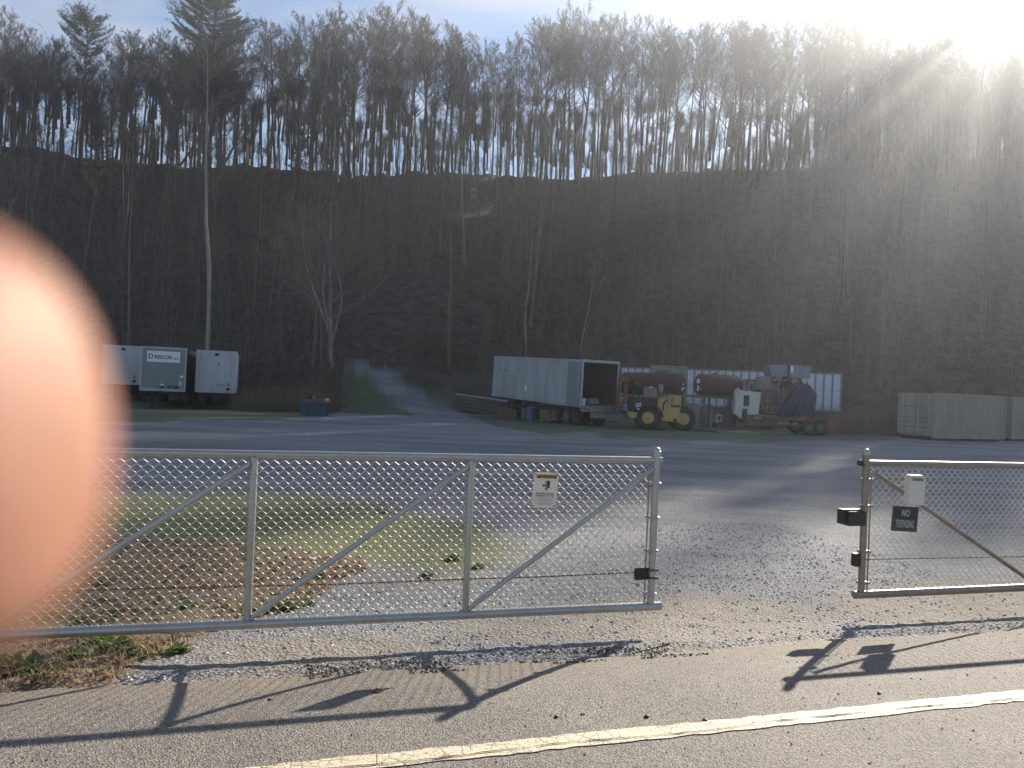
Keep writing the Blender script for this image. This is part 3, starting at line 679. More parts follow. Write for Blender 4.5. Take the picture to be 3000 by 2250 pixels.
MB().tube([(.058, -.006, zb2+.03), (.058, -.006, zt2-.08)], .007, 6).build('tension_bar', M['galv_brown'], gr)
for py in (1405, 1482, 1615, 1706): band(gr, -.034, .07, pr(2540, py)[1], M['galv_brown'])
zq = pr(2500, 1513)[1]; xa = pr(2465, 1513)[0]
MB().box(xa, -.03, -.02, .06, zq-.068, zq+.066, .004).box(xa+.04, -.02, -.05, .07, zq-.078, zq+.052, .004).build('catch_box', M['black'], gr)
zq = pr(2520, 1640)[1]; MB().box(-.085, -.028, -.015, .05, zq-.06, zq+.055, .004).build('latch_box', M['black'], gr)
zk = pr(2600, 1638)[1]; cable(gr, [(.03, .01, zk), (sR-.1, .01, zk-.06)], .005)
for (P, s, nm) in ((gl, sL-.04, 0), (gr, sR+.05, 1)):     # hinge posts, outside the picture
    gp = P.location+Vector((CU[0]*s, CU[1]*s, 0)); po = root('gate_post', (gp.x, gp.y, H(gp.x, gp.y)), RA, 'steel post holding the far end of the %s gate' % ('long' if nm == 0 else 'short'), 'post')
    MB().lathe((0, 0, -.3), (0, 0, 1), [(0, .05), (1.95, .05), (2.0, .02)], 16).build('pole', M['galv'], po, True)

# warning sign wired to the long gate
sx_, sz_ = pl(1595, 1435); k_ = 6.2/F/11.85; sgn = PL+Vector((CU[0]*sx_-CV[0]*.02, CU[1]*sx_-CV[1]*.02, sz_))
ws = root('warning_sign', sgn, 0, 'sun-faded warning sign about moving gates tied to the long chain-link gate', 'sign', rot=(0, R(1.2), RA))
q = lambda zx, zy: ((zx-910)*k_*1.0, (890-zy)*k_)
def pp(pts): return [q(*p) for p in pts]
MB().prism(pp([(470, 300), (500, 290), (1340, 292), (1365, 330), (1350, 640), (1335, 1120), (1320, 1450), (1290, 1490), (470, 1490), (445, 1440), (450, 1140), (475, 1020), (460, 780), (490, 690)]), -.002, .002).build('plate', M['sign'], ws)
MB().prism(pp([(550, 355), (1300, 360), (1295, 495), (548, 492)]), -.0028, -.0021).build('yellow_band', M['signyellow'], ws)
def tx(s, size, zx, zy, mat, sx=1, bold=.0006, nm='lettering'): 
    a, b_ = q(zx, zy); return text(s, size*k_, (a, -.0032, b_), (pi/2, 0, 0), mat, ws, nm, .0003, 'CENTER', bold, sx)
tx('WARNING', 150, 975, 430, M['ink'], .86, .0012)
MB().prism(pp([(640, 385), (695, 478), (585, 478)]), -.0034, -.0029).build('alert_triangle', M['ink'], ws)
pm = MB(); st_ = lambda a, b_, w_: (lambda p, r_, nx: pm.prism([(p[0]+nx[0], p[1]+nx[1]), (r_[0]+nx[0], r_[1]+nx[1]), (r_[0]-nx[0], r_[1]-nx[1]), (p[0]-nx[0], p[1]-nx[1])], -.0034, -.0022))(q(*a), q(*b_), (lambda d: (-d[1]*w_*k_/2, d[0]*w_*k_/2))((lambda p, r_: (lambda l: ((r_[0]-p[0])/l, (r_[1]-p[1])/l))(math.hypot(r_[0]-p[0], r_[1]-p[1])))(q(*a), q(*b_))))
for a, b_, w_ in (((885, 575), (975, 665), 34), ((1003, 540), (1003, 640), 28), ((985, 640), (978, 800), 44), ((975, 790), (880, 862), 28), ((978, 795), (945, 905), 34), ((1035, 578), (1035, 815), 46), ((808, 700), (960, 700), 26), ((808, 762), (960, 762), 24), ((822, 690), (822, 774), 30), ((870, 730), (890, 730), 84), ((950, 700), (950, 765), 16)): st_(a, b_, w_)
pm.prism([(q(975, 612)[0]+cos(t*pi/6)*24*k_, q(975, 612)[1]+sin(t*pi/6)*24*k_) for t in range(12)], -.0034, -.0022)
pm.build('pictogram', M['ink'], ws)
tx('Moving Gate Can Cause', 82, 912, 1000, M['greyink'], .82, .0007); tx('Serious Injury Or Death', 82, 905, 1075, M['greyink'], .80, .0007)
fp = MB()
rs = np.random.RandomState(2)
for zy, wd_ in ((1155, 660), (1200, 400), (1245, 650), (1292, 200), (1335, 650), (1380, 420)):
    x = 905-wd_/2
    while x < 905+wd_/2:
        ww = rs.uniform(20, 60); fp.prism(pp([(x, zy-9), (x+ww, zy-9), (x+ww, zy+9), (x, zy+9)]), -.0028, -.0021); x += ww+14
fp.build('small_print', M['greyink'], ws)
for zx, zy in ((505, 345), (1325, 352), (470, 1432), (1270, 1420)):
    a, b_ = q(zx, zy); MB().box(a-.012, a+.012, -.006, .012, b_-.003, b_+.003, .001).build('cable_tie', M['black'], ws)

# no trespassing sign and white housing on the short gate
sx_, sz_ = pr(2640, 1517); g0 = PR+Vector((CU[0]*sx_-CV[0]*.045, CU[1]*sx_-CV[1]*.045, sz_))
ns_ = root('no_trespassing_sign', g0, 0, 'black and grey no trespassing sign tilted on the short gate', 'sign', rot=(0, R(3.5), RA))
MB().box(-.148, .148, -.003, .003, -.118, .118, .006).build('plate', M['black'], ns_)
M['framegrey'] = paint('worn grey rim', (.09, .10, .12), .7, 0, (.05, .05, .05), .5, 30, False, 0)
fr = MB(); 
for (a, b_, c_, d_) in ((-.148, .148, .104, .114), (-.148, .148, -.114, -.104), (-.144, -.134, -.11, .11), (.134, .144, -.11, .11)): fr.box(a, b_, -.0045, -.0031, c_, d_)
fr.build('rim', M['framegrey'], ns_)
MB().box(-.128, .128, -.0046, -.0031, -.098, -.008).build('worn_patch', paint('worn dark grey', (.03, .03, .032), .8, 0, (.16, .16, .16), .55, 30, False, 0), ns_)
text('NO', .082, (0, -.0052, .05), (pi/2, 0, 0), M['ntpale'], ns_, 'lettering', .0004, 'CENTER', .003, .72)
text('TRESPASSING', .098, (0, -.0052, -.052), (pi/2, 0, 0), M['ntpale'], ns_, 'lettering', .0004, 'CENTER', .002, .36)
sx_, sz_ = pr(2661, 1433); g0 = PR+Vector((CU[0]*sx_-CV[0]*.075, CU[1]*sx_-CV[1]*.075, sz_))
wb = root('white_box', g0, 0, 'small white rounded box with a grey top strip on the short gate brace', 'box', rot=(0, R(1.5), RA))
def rrect(w_, h_, r_, n=5): return [(sx*(w_/2-r_)+r_*cos(a), sy*(h_/2-r_)+r_*sin(a)) for sx, sy, a0_ in ((1, 1, 0), (-1, 1, pi/2), (-1, -1, pi), (1, -1, 1.5*pi)) for a in [a0_+pi/2*i/n for i in range(n+1)]]
MB().prism(rrect(.178, .268, .022), -.03, .035).build('housing', M['whitebox'], wb)
MB().box(-.062, .062, -.034, -.031, .088, .118, .002).build('top_strip', paint('grey strip', (.17, .17, .18), .5, 0, (.3, .3, .3), .4, 20, False, 0), wb)
MB().box(-.07, .07, -.025, .03, .134, .14).build('mount', M['galv_brown'], wb)

# ------------------------------------------------------------------ foreground scatter
def zone_at(x, y): 
    a = Hxy(x, y); return zones(np.atleast_1d(x), np.atleast_1d(y), np.atleast_1d(a))
rs = np.random.RandomState(101)
def scatter(n, u0_, u1_, v0_, v1_, pw=1.0):
    u = rs.uniform(u0_, u1_, n); v = v0_+(v1_-v0_)*rs.rand(n)**pw; x, y = uv2xy(u, v); return x, y, u, v
def stones(name, x, y, z, size, mat, label):
    n = len(x); base = np.array([[1, 0, 0], [.31, .95, 0], [-.81, .59, 0], [-.81, -.59, 0], [.31, -.95, 0], [0, 0, .75], [0, 0, -.6]])
    F_ = np.array([[0, 1, 5], [1, 2, 5], [2, 3, 5], [3, 4, 5], [4, 0, 5], [1, 0, 6], [2, 1, 6], [3, 2, 6], [4, 3, 6], [0, 4, 6]])
    B = base[None]*(1+(rs.rand(n, 7, 1)-.5)*.7); an = rs.rand(n)*6.28; ti = rs.uniform(-.6, .6, n); ca, sa = np.cos(an)[:, None], np.sin(an)[:, None]
    X = B[..., 0]*ca-B[..., 1]*sa; Y = B[..., 0]*sa+B[..., 1]*ca*rs.uniform(.5, 1, n)[:, None]; Z = B[..., 2]*.8+X*ti[:, None]*.5
    V = np.stack([X*size[:, None]+x[:, None], Y*size[:, None]+y[:, None], Z*size[:, None]+z[:, None]], -1).reshape(-1, 3)
    Q_ = (F_[None]+7*np.arange(n)[:, None, None]).reshape(-1, 3); o = fastmesh(name, V, Q_, mat); tag(o, label, 'gravel', None, 'stuff'); return o
def stone_mat(name, c1, c2):
    mt, N, L, b = nodes(name); geo = N.new('ShaderNodeNewGeometry'); r = ramp(N, L, geo.outputs['Random Per Island'], 0, 1, c1+(1,), c2+(1,)); L.new(r.outputs[0], b.inputs['Base Color']); b.inputs['Roughness'].default_value = .8; return mt
M['stone'] = stone_mat('gravel stone', (.16, .16, .17), (.60, .59, .58))
x, y, u, v = scatter(30000, -4.5, 7.5, 5.15, 10.5, 1.5); g1, l1, d1, _, _ = zone_at(x, y)
keep = (rs.rand(len(x)) < np.where(l1 > 0, .10, np.where(g1 > 0, .12, np.where(d1 > 0, .30, .9))))
keep &= v > 5.02+(fbm(u*.5+3, u*0)-.5)*.5+.12
x, y, v = x[keep], y[keep], v[keep]; sz = .0045+.014*rs.rand(len(x))**3
stones('gravel', x, y, Hxy(x, y)+sz*.2, sz, M['stone'], 'loose grey gravel stones in front of and under the gates')
x, y, u, v = scatter(5000, -5, 7, 1.5, 5.4); sz = .0025+.005*rs.rand(len(x))**4
stones('road_grit', x, y, YARD*sstep(3.9, 5.8, v)+.014+sz*.2, sz, stone_mat('road grit', (.04, .035, .03), (.25, .2, .16)), 'fine grit scattered on the asphalt')
for i, (px, py, s_) in enumerate(((1630, 2110, .014), (1705, 2103, .012), (1895, 2110, .016), (2065, 2122, .018), (2575, 2040, .014), (2670, 1995, .009), (1710, 2102, .010), (790, 2060, .014))):
    p = G(px, py); m_ = MB(); rs2 = np.random.RandomState(i); m_.lathe((0, 0, 0), (0, 0, 1), [(0, s_*.7), (s_*.4, s_), (s_*.9, s_*.75), (s_*1.1, s_*.2)], 7)
    m_.v = [(a*rs2.uniform(.7, 1.2), b_*rs2.uniform(.6, 1.1), c_) for a, b_, c_ in m_.v]; o = m_.build('stone', M['ink']); o.location = (p.x, p.y, p.z+.012)
    tag(o, 'small dark stone lying on the asphalt near the white line', 'stone', 'dark stones on the asphalt')
# tar-like dark crumbs at the edge of the asphalt
x, y, u, v = scatter(2200, .2, 3.0, 4.85, 5.35); cl = vnoise(u*3, v*6) > .6; x, y, v, u = x[cl], y[cl], v[cl], u[cl]; sz = .004+.012*rs.rand(len(x))**2
stones('asphalt_crumbs', x, y, YARD*sstep(3.9, 5.8, v)+.015, sz, stone_mat('crumb', (.02, .018, .016), (.08, .07, .06)), 'dark broken asphalt crumbs along the ragged road edge')

def blades(name, x, y, z, h, wd_, mat, label, cat='grass', bend=.5, seg=2):
    n = len(x); an = rs.rand(n)*6.28; d = np.stack([np.cos(an), np.sin(an)], -1); pe = np.stack([-d[:, 1], d[:, 0]], -1); V = []
    for k in range(seg+1):
        t = k/seg; o_ = d*(bend*h*t*t)[:, None]; ww = (wd_*(1-t*.9))[:, None]
        for sgn_ in (-1, 1): V.append(np.concatenate([np.stack([x, y], -1)+o_+pe*ww*sgn_, (z+h*t*(1-.25*t*bend))[:, None]], -1))
    V = np.stack(V, 1).reshape(-1, 3); m_ = 2*(seg+1); F_ = np.array([[2*k, 2*k+1, 2*k+3, 2*k+2] for k in range(seg)])
    o = fastmesh(name, V, (F_[None]+m_*np.arange(n)[:, None, None]).reshape(-1, 4), mat); tag(o, label, cat, None, 'stuff'); return o
def leafmat(name, *cols):
    mt, N, L, b = nodes(name); geo = N.new('ShaderNodeNewGeometry'); r = N.new('ShaderNodeValToRGB'); e = r.color_ramp.elements
    e[0].color = cols[0]+(1,); e[1].color = cols[-1]+(1,)
    for i, c_ in enumerate(cols[1:-1]): q_ = e.new((i+1)/(len(cols)-1)); q_.color = c_+(1,)
    L.new(geo.outputs['Random Per Island'], r.inputs['Fac']); L.new(r.outputs[0], b.inputs['Base Color']); b.inputs['Roughness'].default_value = .65
    tr = N.new('ShaderNodeBsdfTranslucent'); L.new(r.outputs[0], tr.inputs['Color']); ms = N.new('ShaderNodeMixShader'); ms.inputs[0].default_value = .5
    L.new(b.outputs[0], ms.inputs[1]); L.new(tr.outputs[0], ms.inputs[2]); L.new(ms.outputs[0], N['Material Output'].inputs['Surface']); return mt
M['grass'] = leafmat('grass blades', (.10, .13, .03), (.20, .22, .06), (.32, .27, .12), (.16, .18, .05))
M['drygrass'] = leafmat('dry grass', (.42, .33, .20), (.60, .50, .34), (.26, .19, .11), (.50, .38, .26))
M['deadleaf'] = leafmat('dead leaves', (.22, .13, .07), (.36, .24, .14), (.13, .08, .045), (.46, .33, .22), (.30, .12, .06))
M['weed'] = leafmat('weed leaves', (.11, .17, .035), (.13, .20, .05), (.10, .15, .03), (.17, .22, .07))
x, y, u, v = scatter(60000, -7, 3.6, 5.2, 12.5); g1, l1, d1, _, _ = zone_at(x, y)
k = (g1 > 0) & (rs.rand(len(x)) < .55+.45*(fbm(x*2, y*2) > .5)); h = rs.uniform(.012, .05, k.sum())
blades('grass', x[k], y[k], Hxy(x[k], y[k]), h, np.full(k.sum(), .0022), M['grass'], 'short mossy grass growing in the gravel behind the long gate')
k = (l1 > 0) & (rs.rand(len(x)) < .85*(fbm(x*1.5+9, y*1.5) > .36)); h = rs.uniform(.04, .22, k.sum())*(.4+fbm(x[k]*2, y[k]*2))
blades('dry_grass', x[k], y[k], Hxy(x[k], y[k])+.02, h, np.full(k.sum(), .0024), M['drygrass'], 'matted dry straw and dead stalks at the left behind the long gate', bend=1.1, seg=3)
k = (d1 > 0) & (rs.rand(len(x)) < .05) & (x < 0); h = rs.uniform(.01, .06, k.sum())
blades('straw', x[k], y[k], Hxy(x[k], y[k]), h, np.full(k.sum(), .0016), M['drygrass'], 'thin pale straw along the road edge at the left', bend=1.5)
# dead leaves
k = (l1 > 0) & (rs.rand(len(x)) < .24); n = k.sum(); a = x[k]; b_ = y[k]; c_ = Hxy(a, b_)+rs.uniform(.005, .06, n); s_ = rs.uniform(.015, .055, n)
shape = np.array([[-1, 0, .15], [-.45, .55, .35], [.25, .65, .1], [1, 0, .4], [.25, -.6, .2], [-.45, -.5, .4], [0, 0, -.05]]); F_ = np.array([[0, 6, 1], [1, 6, 2], [2, 6, 3], [3, 6, 4], [4, 6, 5], [5, 6, 0]])
def leafcloud(name, a, b_, c_, s_, mat, label, cat):
    n = len(a); an = rs.rand(n, 3)*np.array([1.6, 1.6, 6.28])-np.array([.8, .8, 0]); P = shape[None]*(1+(rs.rand(n, 7, 1)-.5)*.5)
    cz, sz_ = np.cos(an[:, 2])[:, None], np.sin(an[:, 2])[:, None]; cx, sx = np.cos(an[:, 0])[:, None], np.sin(an[:, 0])[:, None]
    X, Y, Z = P[..., 0], P[..., 1], P[..., 2]; Y, Z = Y*cx-Z*sx, Y*sx+Z*cx; X, Y = X*cz-Y*sz_, X*sz_+Y*cz
    V = np.stack([X*s_[:, None]+a[:, None], Y*s_[:, None]+b_[:, None], Z*s_[:, None]+c_[:, None]], -1).reshape(-1, 3)
    o = fastmesh(name, V, (F_[None]+7*np.arange(n)[:, None, None]).reshape(-1, 3), mat); tag(o, label, cat, None, 'stuff'); return o
leafcloud('dead_leaves', a, b_, c_, s_, M['deadleaf'], 'brown dead leaves lying thick in the weeds at the left', 'leaves')
# leafy weeds, each clump its own plant
def weed(seed):
    rs3 = np.random.RandomState(seed); V = []; Q_ = []; n0 = 0
    for i in range(90):
        an = rs3.rand()*6.28; el = rs3.uniform(.15, 1.2); L_ = rs3.uniform(.06, .14); o_ = rs3.randn(3)*np.array([.035, .035, .008]); w_ = L_*rs3.uniform(.13, .22)
        d = np.array([cos(an)*cos(el), sin(an)*cos(el), sin(el)]); s_ = np.array([-sin(an), cos(an), 0])
        for t, ww in ((0, .15), (.35, .9), (.7, .8), (1, .1)):
            c_ = o_+d*L_*t-np.array([0, 0, L_*.35*t*t]); V += [c_-s_*w_*ww, c_+s_*w_*ww]
        Q_ += [(n0+2*k, n0+2*k+1, n0+2*k+3, n0+2*k+2) for k in range(3)]; n0 += 8
    o = fastmesh('weed', np.array(V), np.array(Q_), M['weed']); return o
wp = [weed(1), weed(2), weed(3)]; first = set()
WEEDS = [(330, 1920, 1.1), (430, 1925, .8), (270, 1900, .9), (520, 1915, .7), (60, 1985, 1.2), (130, 1990, .8), (10, 1975, 1.2), (760, 1800, 1.0), (830, 1785, .9), (560, 1790, .8), (350, 1810, 1.0), (190, 1750, .9), (300, 1720, .8), (420, 1830, .7), (960, 1700, .8), (1250, 1690, .5), (250, 1840, 1.0), (640, 1805, .7), (700, 1750, .6), (500, 1740, .6), (120, 1830, .9), (210, 1935, .8), (20, 1890, 1.0), (900, 1775, .5), (1330, 1640, .7), (1400, 1665, .6)]
for i, (px, py, s_) in enumerate(WEEDS):
    p = G(px, py); pz = wp[i % 3]
    if pz in first: o = pz.copy(); COL.objects.link(o)
    else: first.add(pz); o = pz
    o.location = p; o.scale = (s_*1.35,)*3; o.rotation_euler = (0, 0, i*1.7)
    tag(o, 'low green leafy weed among the dead leaves beside the long gate', 'weed', 'green weeds in the dead leaves')
# bits lying about
p = G(930, 1647); o = MB().lathe((0, 0, 0), (0, 0, 1), [(0, .03), (.006, .05), (.012, .062), (.014, .06), (.009, .03)], 20).build('plastic_lid', M['paper'], None, True); o.location = p+Vector((0, 0, .03)); tag(o, 'round white plastic lid lying in the grass behind the long gate', 'lid')
p = G(1125, 1503); o = root('crumpled_wrapper', p+Vector((0, 0, .01)), .4, 'crumpled pale and dark wrapper on the gravel behind the long gate', 'litter')
m_ = MB(); r3 = np.random.RandomState(4); m_.lathe((0, 0, 0), (1, 0, 0), [(-.09, .012), (-.05, .035), (0, .03), (.05, .04), (.10, .015)], 9); m_.v = [(a+r3.uniform(-.02, .02), b_+r3.uniform(-.02, .02), max(0, c_+.02+r3.uniform(-.02, .03))) for a, b_, c_ in m_.v]; m_.build('foil', paint('wrapper', (.38, .36, .30), .5, .2, (.05, .05, .04), .6, 25, False, 0), o)
p = G(1110, 2036); o = MB(); r3 = np.random.RandomState(8)
o.add([(-.05, 0, .005), (-.02, .02, .02), (.01, .014, .012), (.05, .005, .022), (.02, -.014, .012), (-.02, -.02, .02), (0, 0, .003)], [(0, 6, 1), (1, 6, 2), (2, 6, 3), (3, 6, 4), (4, 6, 5), (5, 6, 0)])
o = o.build('dead_leaf', M['deadleaf'], None, fix=False); o.location = p+Vector((0, 0, .012)); tag(o, 'single curled brown leaf lying on the asphalt', 'leaf')

# ------------------------------------------------------------------ the photographer's hand at the lens
hv = []; he = []; hr = []
def chain(pts, rad, parent=None):
    i0 = len(hv)
    for p, r_ in zip(pts, rad): hv.append(p); hr.append(r_)
    if parent is not None: he.append((parent, i0))
    for k in range(len(pts)-1): he.append((i0+k, i0+k+1))
    return i0
zb_ = 0
wr = chain([(-.150, -.150, -.075), (-.138, -.105, -.055), (-.120, -.060, -.038)], [.028, .027, .026])
chain([(-.098, -.030, -.022), (-.078, .006, -.013), (-.057, .026, -.009), (-.038, .0305, -.005), (-.0294, .0315, -.0038), (-.0226, .0320, -.0031), (-.0187, .0320, -.0027)], [.0140, .0128, .0125, .0125, .0121, .0106, .0074], wr+2)   # index
chain([(-.105, -.026, -.045), (-.088, .012, -.052), (-.074, .030, -.055), (-.058, .022, -.056)], [.0115, .0095, .0088, .0075], wr+2)
chain([(-.112, -.030, -.062), (-.100, .004, -.074), (-.088, .020, -.080), (-.072, .012, -.080)], [.0110, .0090, .0082, .0070], wr+2)
chain([(-.122, -.038, -.076), (-.116, -.010, -.092), (-.106, .004, -.100), (-.094, -.002, -.100)], [.0100, .0080, .0072, .0062], wr+1)
chain([(-.105, -.085, -.030), (-.080, -.085, -.018), (-.058, -.075, -.012)], [.0150, .0115, .0085], wr+1)
me = bpy.data.meshes.new('hand'); me.from_pydata([(a, b_, c_+CZ) for a, b_, c_ in hv], he, []); hand = bpy.data.objects.new('hand', me); COL.objects.link(hand)
mo = hand.modifiers.new('skin', 'SKIN'); 
for i, r_ in enumerate(hr): me.skin_vertices[0].data[i].radius = (r_, r_)
me.skin_vertices[0].data[0].use_root = True; mo.use_smooth_shade = True
hand.modifiers.new('sub', 'SUBSURF').render_levels = 3; hand.modifiers['sub'].levels = 3
dg = bpy.context.evaluated_depsgraph_get(); me2 = bpy.data.meshes.new_from_object(hand.evaluated_get(dg)); hand.modifiers.clear(); hand.data = me2
me2.materials.clear(); me2.materials.append(M['skin']); me2.polygons.foreach_set('use_smooth', [True]*len(me2.polygons))
print('hand verts', len(me2.vertices))
tag(hand, 'blurred orange-pink finger of the photographer covering the left edge of the view', 'hand')

# ------------------------------------------------------------------ things standing in the yard
def wheel(parent, c, axis, r, w_, rim=None, rr=.5, name='wheel'):
    o = MB().lathe(Vector(c)-Vector(axis).normalized()*w_/2, axis, [(0, r*.55), (0, r*.86), (w_*.08, r*.96), (w_*.2, r), (w_*.8, r), (w_*.92, r*.96), (w_, r*.86), (w_, r*.55)], 28).build(name, M['rubber'], parent, True)
    a = Vector(axis).normalized(); tr_ = MB()
    for k in range(26):      # tread lugs
        an = 2*pi*k/26; e = a.orthogonal().normalized(); g = a.cross(e); d = e*cos(an)+g*sin(an); t_ = a.cross(d); p = Vector(c)+d*r*.985
        tr_.hexa([p-a*w_*.42-t_*.03*r, p+a*w_*.42-t_*.03*r, p+a*w_*.42+t_*.04*r, p-a*w_*.42+t_*.04*r, p-a*w_*.42-t_*.03*r+d*r*.04, p+a*w_*.42-t_*.03*r+d*r*.04, p+a*w_*.42+t_*.04*r+d*r*.04, p-a*w_*.42+t_*.04*r+d*r*.04])
    tr_.build('tread', M['rubber'], o)
    MB().lathe(Vector(c)-a*(w_/2+.02), axis, [(0, r*rr), (0, r*rr*.96), (w_*.18, r*rr*.8), (w_*.2, r*rr*.35), (w_*.06, r*rr*.3), (w_*.04, .02)][::1], 24).build('rim', rim or M['grime'], o, True)
    return o
def disc(parent, name, c, rx, rz, mat, y, n=20, th=.01):
    return MB().prism([(c[0]+rx*cos(2*pi*i/n), c[1]+rz*sin(2*pi*i/n)) for i in range(n)], y, y+th).build(name, mat, parent)

def nose_trailer(px, D, top, bot, wd_, L_, yaw, label, mat, side, frame, kind=0):
    p = W(px, (top+bot)/2, D); g = H(p.x, p.y); zb = W(px, bot, D).z-g; zt = W(px, top, D).z-g
    o = root('box_trailer', (p.x, p.y, g), yaw, label, 'trailer', 'parked box trailers at the left of the yard')
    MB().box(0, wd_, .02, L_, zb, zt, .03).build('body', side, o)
    MB().box(.10, wd_-.10, -.02, .018, zb+.16, zt-.12, .01).build('front_wall', mat, o)
    for x in (0, wd_-.1): MB().box(x, x+.1, -.03, .05, zb, zt, .015).build('corner_post', frame, o)
    MB().box(.10, wd_-.10, -.028, .04, zt-.12, zt, .01).build('top_rail', frame, o); MB().box(.10, wd_-.10, -.03, .04, zb, zb+.16, .01).build('bottom_rail', frame, o)
    cx = wd_*.8; MB().box(cx-.11, cx+.11, -.06, -.02, zb+.2, zb+.34, .02).box(cx-.05, cx+.05, -.09, -.06, zb+.24, zb+.31, .01).build('coupling_box', M['black'], o)
    if kind != 1:
        disc(o, 'oval_emblem', (wd_*.5, zt-.26), .145, .095, M['ink'], -.032, 24, .01); 
        MB().box(cx-.09, cx+.09, -.026, -.021, zb+.44, zb+.66).build('data_plate', M['postgrey'], o)
    else:
        MB().box(.36, wd_-.38, -.034, -.021, zt-.95, zt-.27, .004).build('name_board', M['hazwhite'], o)
        c = o.children[-1]; zc = zt-.62
        text('D', .42, (.57, -.036, zc), (pi/2, 0, 0), M['navy'], c, bold=.009, ext=.002, sx=.95); text('REICOR', .31, (1.28, -.036, zc-.03), (pi/2, 0, 0), M['navy'], c, bold=.008, ext=.002, sx=.92)
        text('INC.', .16, (2.03, -.036, zc-.09), (pi/2, 0, 0), M['navy'], c, bold=.004, ext=.002)
        MB().box(wd_-.42, wd_-.22, -.03, -.021, zb+.38, zb+.68, .004).build('yellow_sticker', M['gold'], o)
        MB().box(wd_-.34, wd_-.16, -.03, -.021, zb+.88, zb+1.02, .004).build('white_sticker', M['hazwhite'], o)
        MB().box(1.15, 1.36, -.05, -.021, zb+.2, zb+.34, .01).build('light_socket', M['black'], o)
        MB().box(1.18, 1.34, -.03, -.021, zb+.35, zb+.46).build('socket_label', M['hazwhite'], o)
        m_ = MB(); 
        for k in range(5): m_.tube([(1.62+k*.07, -.04, zb+.40), (1.60+k*.08, -.09, zb+.28), (1.63+k*.06, -.05, zb+.22)], .013, 5)
        m_.build('air_hoses', M['black'], o)
    if kind == 2:
        f = MB(); z0_, z1_, x0_, x1_ = zb+.32, zt-.10, .24, wd_-.34
        for a in ((x0_, x0_+.018, z0_, z1_), (x1_-.018, x1_, z0_, z1_), (x0_, x1_, z0_, z0_+.018)): f.box(a[0], a[1], -.026, -.021, a[2], a[3])
        f.build('panel_joint', M['postgrey'], o)
        MB().box(wd_*.53, wd_*.56, -.027, -.021, zt-.90, zt-.80).box(wd_*.545, wd_*.565, -.027, -.021, zt-.98, zt-.88).build('dent_mark', M['ink'], o)
        text('TRAILER', .09, (wd_*.62, -.024, zb+.52), (pi/2, 0, 0), M['postgrey'], o, bold=.003) if False else MB().box(wd_*.52, wd_*.72, -.025, -.021, zb+.47, zb+.56).build('faded_label', M['postgrey'], o)
        MB().tube([(cx, -.06, zb+.2), (cx+.02, -.09, zb+.02), (cx-.01, -.07, zb-.12)], .012, 5).build('hanging_hose', M['black'], o)
    for x in (.45, wd_-.45):
        lg = MB().box(x-.07, x+.07, 2.6, 2.74, .08, zb, .01).build('landing_leg', M['black'], o); MB().box(x-.16, x+.16, 2.5, 2.84, 0, .06, .01).build('foot', M['black'], lg)
    MB().box(.3, wd_-.3, .3, L_-.3, zb-.14, zb-.01).build('underframe', M['black'], o)
    for y in (L_-2.6, L_-1.3):
        for x in (.28, wd_-.28): wheel(o, (x, y, .5), (1, 0, 0), .5, .5)
    return o
YW = R(19)
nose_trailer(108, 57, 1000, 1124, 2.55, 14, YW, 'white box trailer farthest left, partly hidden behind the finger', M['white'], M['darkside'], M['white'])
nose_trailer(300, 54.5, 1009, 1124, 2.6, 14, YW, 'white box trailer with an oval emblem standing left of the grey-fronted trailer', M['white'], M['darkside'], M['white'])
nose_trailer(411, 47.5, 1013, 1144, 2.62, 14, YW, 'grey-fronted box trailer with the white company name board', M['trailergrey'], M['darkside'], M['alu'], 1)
nose_trailer(573, 49.5, 1024, 1149, 2.5, 14, YW, 'white box trailer with a dark gap between it and the name-board trailer', M['white'], M['white'], M['white'], 2)

# open trailer, nose raised on cribbing
D0 = 42; pn = W(1700, 1194, D0); g = H(pn.x, pn.y); zb = pn.z-g
ot = root('open_trailer', (pn.x, pn.y, g), R(31), 'old grey corrugated box trailer with its rear doorway open', 'trailer')
TL = R(2.0); LT = 9.9; WT = 2.5; HT = 2.62
bd = bpy.data.objects.new('box_shell', None)
def tilt(mb):      # pitch the box about its rear lower edge
    mb.v = [(x, y*cos(TL)-(z)*sin(TL), zb+y*sin(TL)+z*cos(TL)) for x, y, z in mb.v]; return mb
m_ = MB(); n = 17
for k in range(n):
    y0, y1 = .04+k*(LT-.08)/n, .04+(k+1)*(LT-.08)/n-.018; m_.box(-.0, .045, y0, y1, .12, HT-.14, .008)
    for q_ in range(4): yy = y0+(y1-y0)*(q_+.5)/4; m_.box(-.014, -.001, yy-.03, yy+.03, .14, HT-.16, .006)
tilt(m_).build('left_wall', M['alu'], ot)
tilt(MB().box(WT-.05, WT, .04, LT-.04, .12, HT-.14)).build('right_wall', M['tank'], ot)
tilt(MB().box(.05, WT-.05, LT-.08, LT-.03, .12, HT-.14)).build('front_wall', M['tank'], ot)
tilt(MB().box(.0, WT, .0, LT, HT-.035, HT, .01)).build('roof', M['alu'], ot)
tilt(MB().box(0, WT, 0.02, LT, 0, .11, .01)).build('floor', M['palesteel'], ot)
for x in (-.03, WT-.06): tilt(MB().box(x, x+.09, -.04, .03, .0, HT-.13, .01)).build('door_post', M['alu'], ot)
tilt(MB().box(-.03, WT+.03, -.05, .06, HT-.13, HT+.02, .02)).build('door_header', M['alu'], ot)
for x in (-.025,): tilt(MB().box(x, x+.03, .0, LT, HT-.135, HT-.04, .01).box(x, x+.04, .0, LT, .0, .10, .01)).build('side_rail', M['alu'], ot)
dl = tilt(MB().box(-.075, -.03, .10, 1.30, .06, HT-.16, .01)).build('open_door', M['hopper'], ot)
